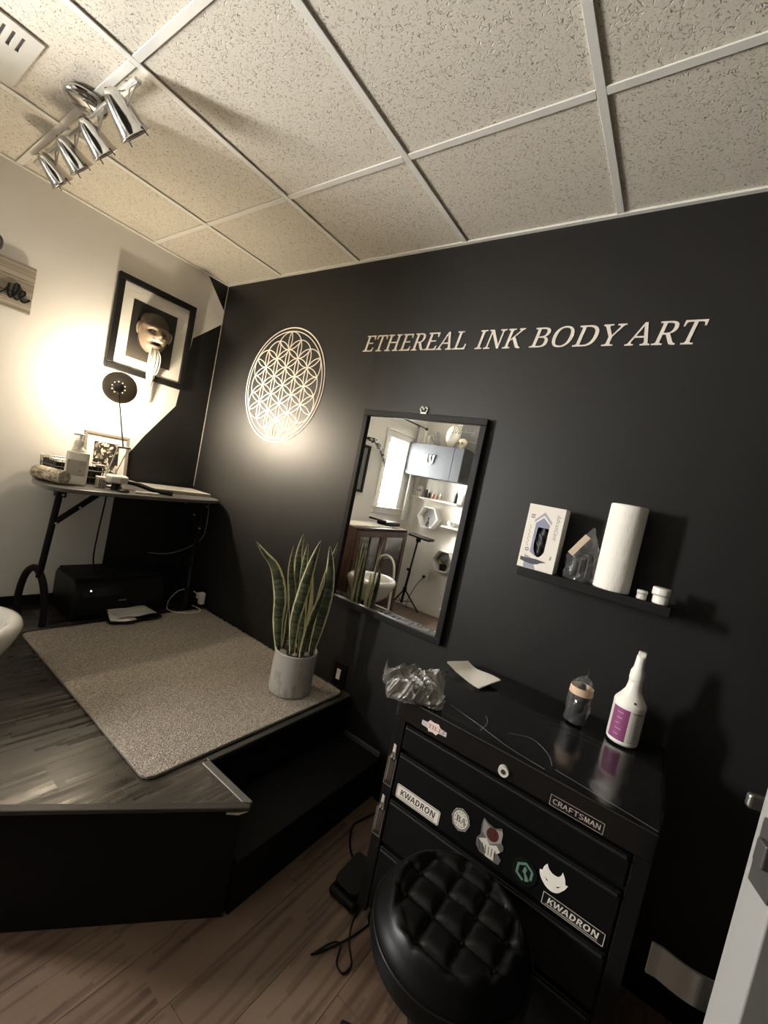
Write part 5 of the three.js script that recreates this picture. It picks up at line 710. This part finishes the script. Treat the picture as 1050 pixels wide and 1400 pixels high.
{ // small floating shelf with bottles
  const y = 1.355, t = thing('white_shelf', 'white floating shelf with bottles below the grey wall cabinet', 'shelf', [0.36, y - 0.02, 2.84]);
  part('board', rb(0.62, 0.018, 0.1, 0.36, y - 0.009, 2.848, 0.003), M.trimWhite, t); part('front_strip', rb(0.3, 0.006, 0.003, 0.47, y + 0.0035, 2.799, 0.001), mat([0.5, 0.14, 0.1], 0.5), t);
  const skull = thing('skull', 'white skull ornament on the white shelf nearest the window', 'skull', [0.13, y, 2.845]); part('cranium', [sph(1, 0, 0, 0, 22).scale(0.052, 0.05, 0.045).translate(0.13, y + 0.08, 2.85), rb(0.06, 0.04, 0.045, 0.13, y + 0.03, 2.84, 0.012, 3)], M.plasticWhite, skull); part('eye_socket', [-0.018, 0.018].map((d) => sph(0.012, 0.13 + d, y + 0.075, 2.812, 10)), M.darkGrey, skull); part('jaw', rb(0.05, 0.018, 0.04, 0.13, y + 0.0095, 2.84, 0.007, 3), M.plasticWhite, skull);
  const bottle = (l, x, h, r, c, g) => { const b = thing('ink_bottle', l, 'bottle', [x, y, 2.845], g); part('body', lathe([[0, 0], [r, 0], [r, h * 0.62], [r * 0.5, h * 0.75], [r * 0.4, h * 0.8], [0, h * 0.8]], 20).translate(x, y + 0.0003, 2.845), mat(c, 0.35), b); part('cap', lathe([[0, h * 0.8], [r * 0.5, h * 0.8], [r * 0.2, h], [0, h]], 16).translate(x, y + 0.0003, 2.845), M.plasticWhite, b); };
  bottle('dark grey bottle on the white shelf next to the skull ornament', 0.225, 0.13, 0.018, [0.06, 0.06, 0.07]); bottle('black short bottle on the white shelf beside the dark grey one', 0.265, 0.09, 0.018, [0.02, 0.02, 0.02]); bottle('dusty pink bottle on the white shelf', 0.32, 0.08, 0.018, [0.5, 0.28, 0.24]); bottle('brown bottle on the white shelf between pink and cream ones', 0.37, 0.07, 0.017, [0.3, 0.2, 0.13]); bottle('cream bottle on the white shelf', 0.42, 0.085, 0.017, [0.6, 0.55, 0.42]); bottle('tall black bottle alone at the far end of the white shelf', 0.62, 0.16, 0.02, [0.02, 0.02, 0.02]);
}
function hexShelf(cx, cy, label) {
  const r = 0.135, T = 0.012, z0 = 2.78, z1 = 2.898, t = thing('hexagon_shelf', label, 'hexagon shelf', [cx, cy - r, (z0 + z1) / 2]);
  for (let k = 0; k < 6; k++) { const a = k * Math.PI / 3, m = [cx + Math.cos(a + Math.PI / 6) * r * 0.866 * 1.0, cy + Math.sin(a + Math.PI / 6) * r * 0.866]; part('board', rb(T, r * 1.0 - 0.001, z1 - z0, 0, 0, 0, 0.002).rotateZ(a + Math.PI / 6).translate(m[0], m[1], (z0 + z1) / 2), M.trimWhite, t); }
  part('back_panel', ext(shp([0, 1, 2, 3, 4, 5].map((k) => [cx + Math.cos(k * Math.PI / 3) * r * 0.97, cy + Math.sin(k * Math.PI / 3) * r * 0.97])), 0.003).translate(0, 0, 2.893), mat([0.45, 0.46, 0.46], 0.7), t);
  return cy - r * 0.866 + T / 2 + 0.0005;
}
{
  const y1 = hexShelf(0.34, 1.13, 'white hexagon shelf on the wall above the black arm stand'), y2 = hexShelf(0.645, 0.675, 'lower white hexagon shelf near a potted plant by the mirror edge');
  const c = thing('bottle', 'small dark bottle inside the upper hexagon shelf', 'bottle', [0.335, y1, 2.835]); part('body', lathe([[0, 0], [0.022, 0], [0.022, 0.05], [0.008, 0.075], [0.008, 0.1], [0, 0.1]], 20).translate(0.335, y1, 2.835), M.darkGrey, c); part('cap', cyl(0.01, 0.01, 0.012, 0.335, y1 + 0.106, 2.835, 14), M.black, c);
  const p = thing('potted_plant', 'small dark potted plant inside the lower hexagon shelf', 'plant', [0.64, y2, 2.84]); part('pot', lathe([[0, 0], [0.035, 0], [0.042, 0.07], [0.036, 0.07], [0.034, 0.06], [0, 0.06]], 24).translate(0.64, y2, 2.84), M.black, p); seed = 200; for (let i = 0; i < 9; i++) { const a = i * 0.7, q = 0.04 + 0.015 * rnd(); part('leaf', tube([[0.64, y2 + 0.06, 2.84], [0.64 + q * 0.4 * Math.cos(a), y2 + 0.1, 2.84 + q * 0.4 * Math.sin(a)], [0.64 + q * Math.cos(a), y2 + 0.12 + 0.02 * rnd(), 2.84 + q * Math.sin(a)]], 0.003, 10, 5), mat([0.05, 0.07, 0.04], 0.6), p); }
  const s = thing('ledge', 'small white ledge to the side of the upper hexagon shelf', 'shelf', [0.64, 1.06, 2.84]); part('board', rb(0.22, 0.018, 0.1, 0.64, 1.069, 2.848, 0.003), M.trimWhite, s);
  solo('white_bowl', 'white bowl standing on the small white ledge', 'bowl', lathe([[0, 0], [0.025, 0], [0.045, 0.03], [0.052, 0.06], [0.048, 0.06], [0.04, 0.03], [0, 0.008]], 32).translate(0.635, 1.0785, 2.845), M.ceramic);
  const o = thing('wall_outlet', 'white outlet plate on the shelf wall with a black plug', 'outlet', [0.416, 0.38, 2.89]); part('cover_plate', rb(0.076, 0.118, 0.006, 0.416, 0.44, 2.8965, 0.002), M.plasticWhite, o);
  const pl = thing('plug', 'black plug and cord hanging from the white outlet', 'plug', [0.41, 0.41, 2.88]); part('body', rb(0.03, 0.03, 0.03, 0.41, 0.42, 2.878, 0.005), M.black, pl); part('cord', tube([[0.41, 0.41, 2.865], [0.37, 0.33, 2.83], [0.33, 0.2, 2.8], [0.31, 0.06, 2.77], [0.33, 0.006, 2.76]], 0.004, 40, 6), M.black, pl);
}
{ // arm rest on tripod
  const x = 0.29, z = 2.68, t = thing('arm_rest_stand', 'black tripod stand with tilted padded arm rest before the shelf wall', 'stand', [x, 0, z]);
  part('pole', [rod([x, 0.1, z], [x + 0.05, 0.86, z], 0.011), rod([x, 0.08, z], [x + 0.026, 0.48, z], 0.015)], M.black, t);
  for (const a of [0.55, 2.6, 4.4]) part('leg', [rod([x + 0.01, 0.25, z], [x + 0.22 * Math.cos(a), 0.01, z + 0.2 * Math.sin(a)], 0.009), rod([x + 0.005, 0.1, z], [x + 0.12 * Math.cos(a), 0.12, z + 0.11 * Math.sin(a)], 0.005)], M.black, t);
  part('knob', [sph(0.018, x + 0.005, 0.49, z - 0.012, 12), cyl(0.024, 0.024, 0.04, x + 0.01, 0.25, z)], M.black, t);
  part('pad', rb(0.3, 0.035, 0.13, 0, 0, 0, 0.016, 4).rotateZ(-0.06).translate(x + 0.085, 0.895, z), M.blackLeather, t); part('clamp', rb(0.05, 0.05, 0.04, x + 0.055, 0.857, z, 0.008), M.black, t);
}
{ // white tube frame
  const z = 1.75, t = thing('tube_rack', 'white bent tube towel rack standing in front of the cabinet', 'rack', [0.56, 0, z]); const m = M.plasticWhite;
  part('frame', tube([[0.4, 0.012, z], [0.42, 0.4, z], [0.425, 0.6, z], [0.45, 0.71, z], [0.52, 0.75, z], [0.6, 0.72, z], [0.64, 0.62, z], [0.66, 0.3, z], [0.68, 0.012, z]].map(([a, b, c]) => [a + 0.04, b, c]), 0.011, 90, 10), m, t); part('crossbar', [rod([0.465, 0.5, z], [0.695, 0.5, z], 0.008), rod([0.46, 0.25, z], [0.7, 0.25, z], 0.008)], m, t); part('foot', [rod([0.44, 0.012, z - 0.12], [0.44, 0.012, z + 0.12], 0.011), rod([0.72, 0.012, z - 0.12], [0.72, 0.012, z + 0.12], 0.011)], m, t);
}
{ // dark picture with garland on the white wall
  const t = thing('framed_print', 'dark framed print on the white wall beside the window', 'picture', [0, 1.28, 1.75]);
  part('frame', [[1.62, 1.87, 1.74, 1.77], [1.62, 1.87, 1.28, 1.31], [1.62, 1.65, 1.31, 1.74], [1.84, 1.87, 1.31, 1.74]].map(([a, b, c, d]) => span(0.002, 0.03, c, d, a, b, 0.004)), M.blackWood, t); part('print', span(0.004, 0.014, 1.31, 1.74, 1.65, 1.84), mat([0.16, 0.16, 0.16], 0.5), t); part('figure', lathe([[0, 0], [0.04, 0], [0.03, 0.12], [0.035, 0.2], [0.02, 0.26], [0, 0.28]], 20).scale(0.15, 1, 1).translate(0.016, 1.38, 1.745), mat([0.5, 0.5, 0.48], 0.6), t);
  const g = thing('garland', 'dark leafy garland trailing over the top of the dark framed print', 'garland', [0.03, 1.6, 1.85]); seed = 210; const path = new THREE.CatmullRomCurve3([V(0.03, 1.79, 1.6), V(0.05, 1.83, 1.75), V(0.04, 1.81, 1.92), V(0.03, 1.72, 2.06), V(0.025, 1.62, 2.16)]);
  part('stem', new THREE.TubeGeometry(path, 50, 0.004, 6), M.darkMetal, g); const lv = []; for (let i = 0; i < 120; i++) { const p = path.getPoint(Math.min(1, rnd() * rnd() * 0.3 + i / 130)), s = rr(0.012, 0.026) * (1 - 0.5 * i / 120); lv.push(new THREE.SphereGeometry(1, 6, 5).scale(s, s * 0.2, s * 0.5).rotateX(rnd() * 3).rotateY(rnd() * 6).translate(Math.max(0.035, p.x + rr(-0.01, 0.03)), p.y + rr(-0.02, 0.02), p.z + rr(-0.02, 0.02))); } const gl = part('foliage', lv, mat([0.03, 0.035, 0.028], 0.7), g); gl.userData.kind = 'stuff';
}
{ const b = thing('waste_bin', 'dark bin with pale rim standing on the floor by the shelf wall', 'bin', [0.93, 0, 2.62]); part('body', lathe([[0, 0.001], [0.075, 0.001], [0.095, 0.2], [0.09, 0.2], [0.072, 0.008], [0, 0.008]], 36).translate(0.93, 0, 2.62), M.darkGrey, b); part('rim', new THREE.TorusGeometry(0.094, 0.006, 8, 40).rotateX(Math.PI / 2).translate(0.93, 0.203, 2.62), M.plasticWhite, b); }

scene.traverse((o) => { if (o.isMesh) { o.castShadow = true; o.receiveShadow = true; } if (o.isLight && o.shadow && !o.isRectAreaLight) o.castShadow = true; });
renderer.render(scene, camera);
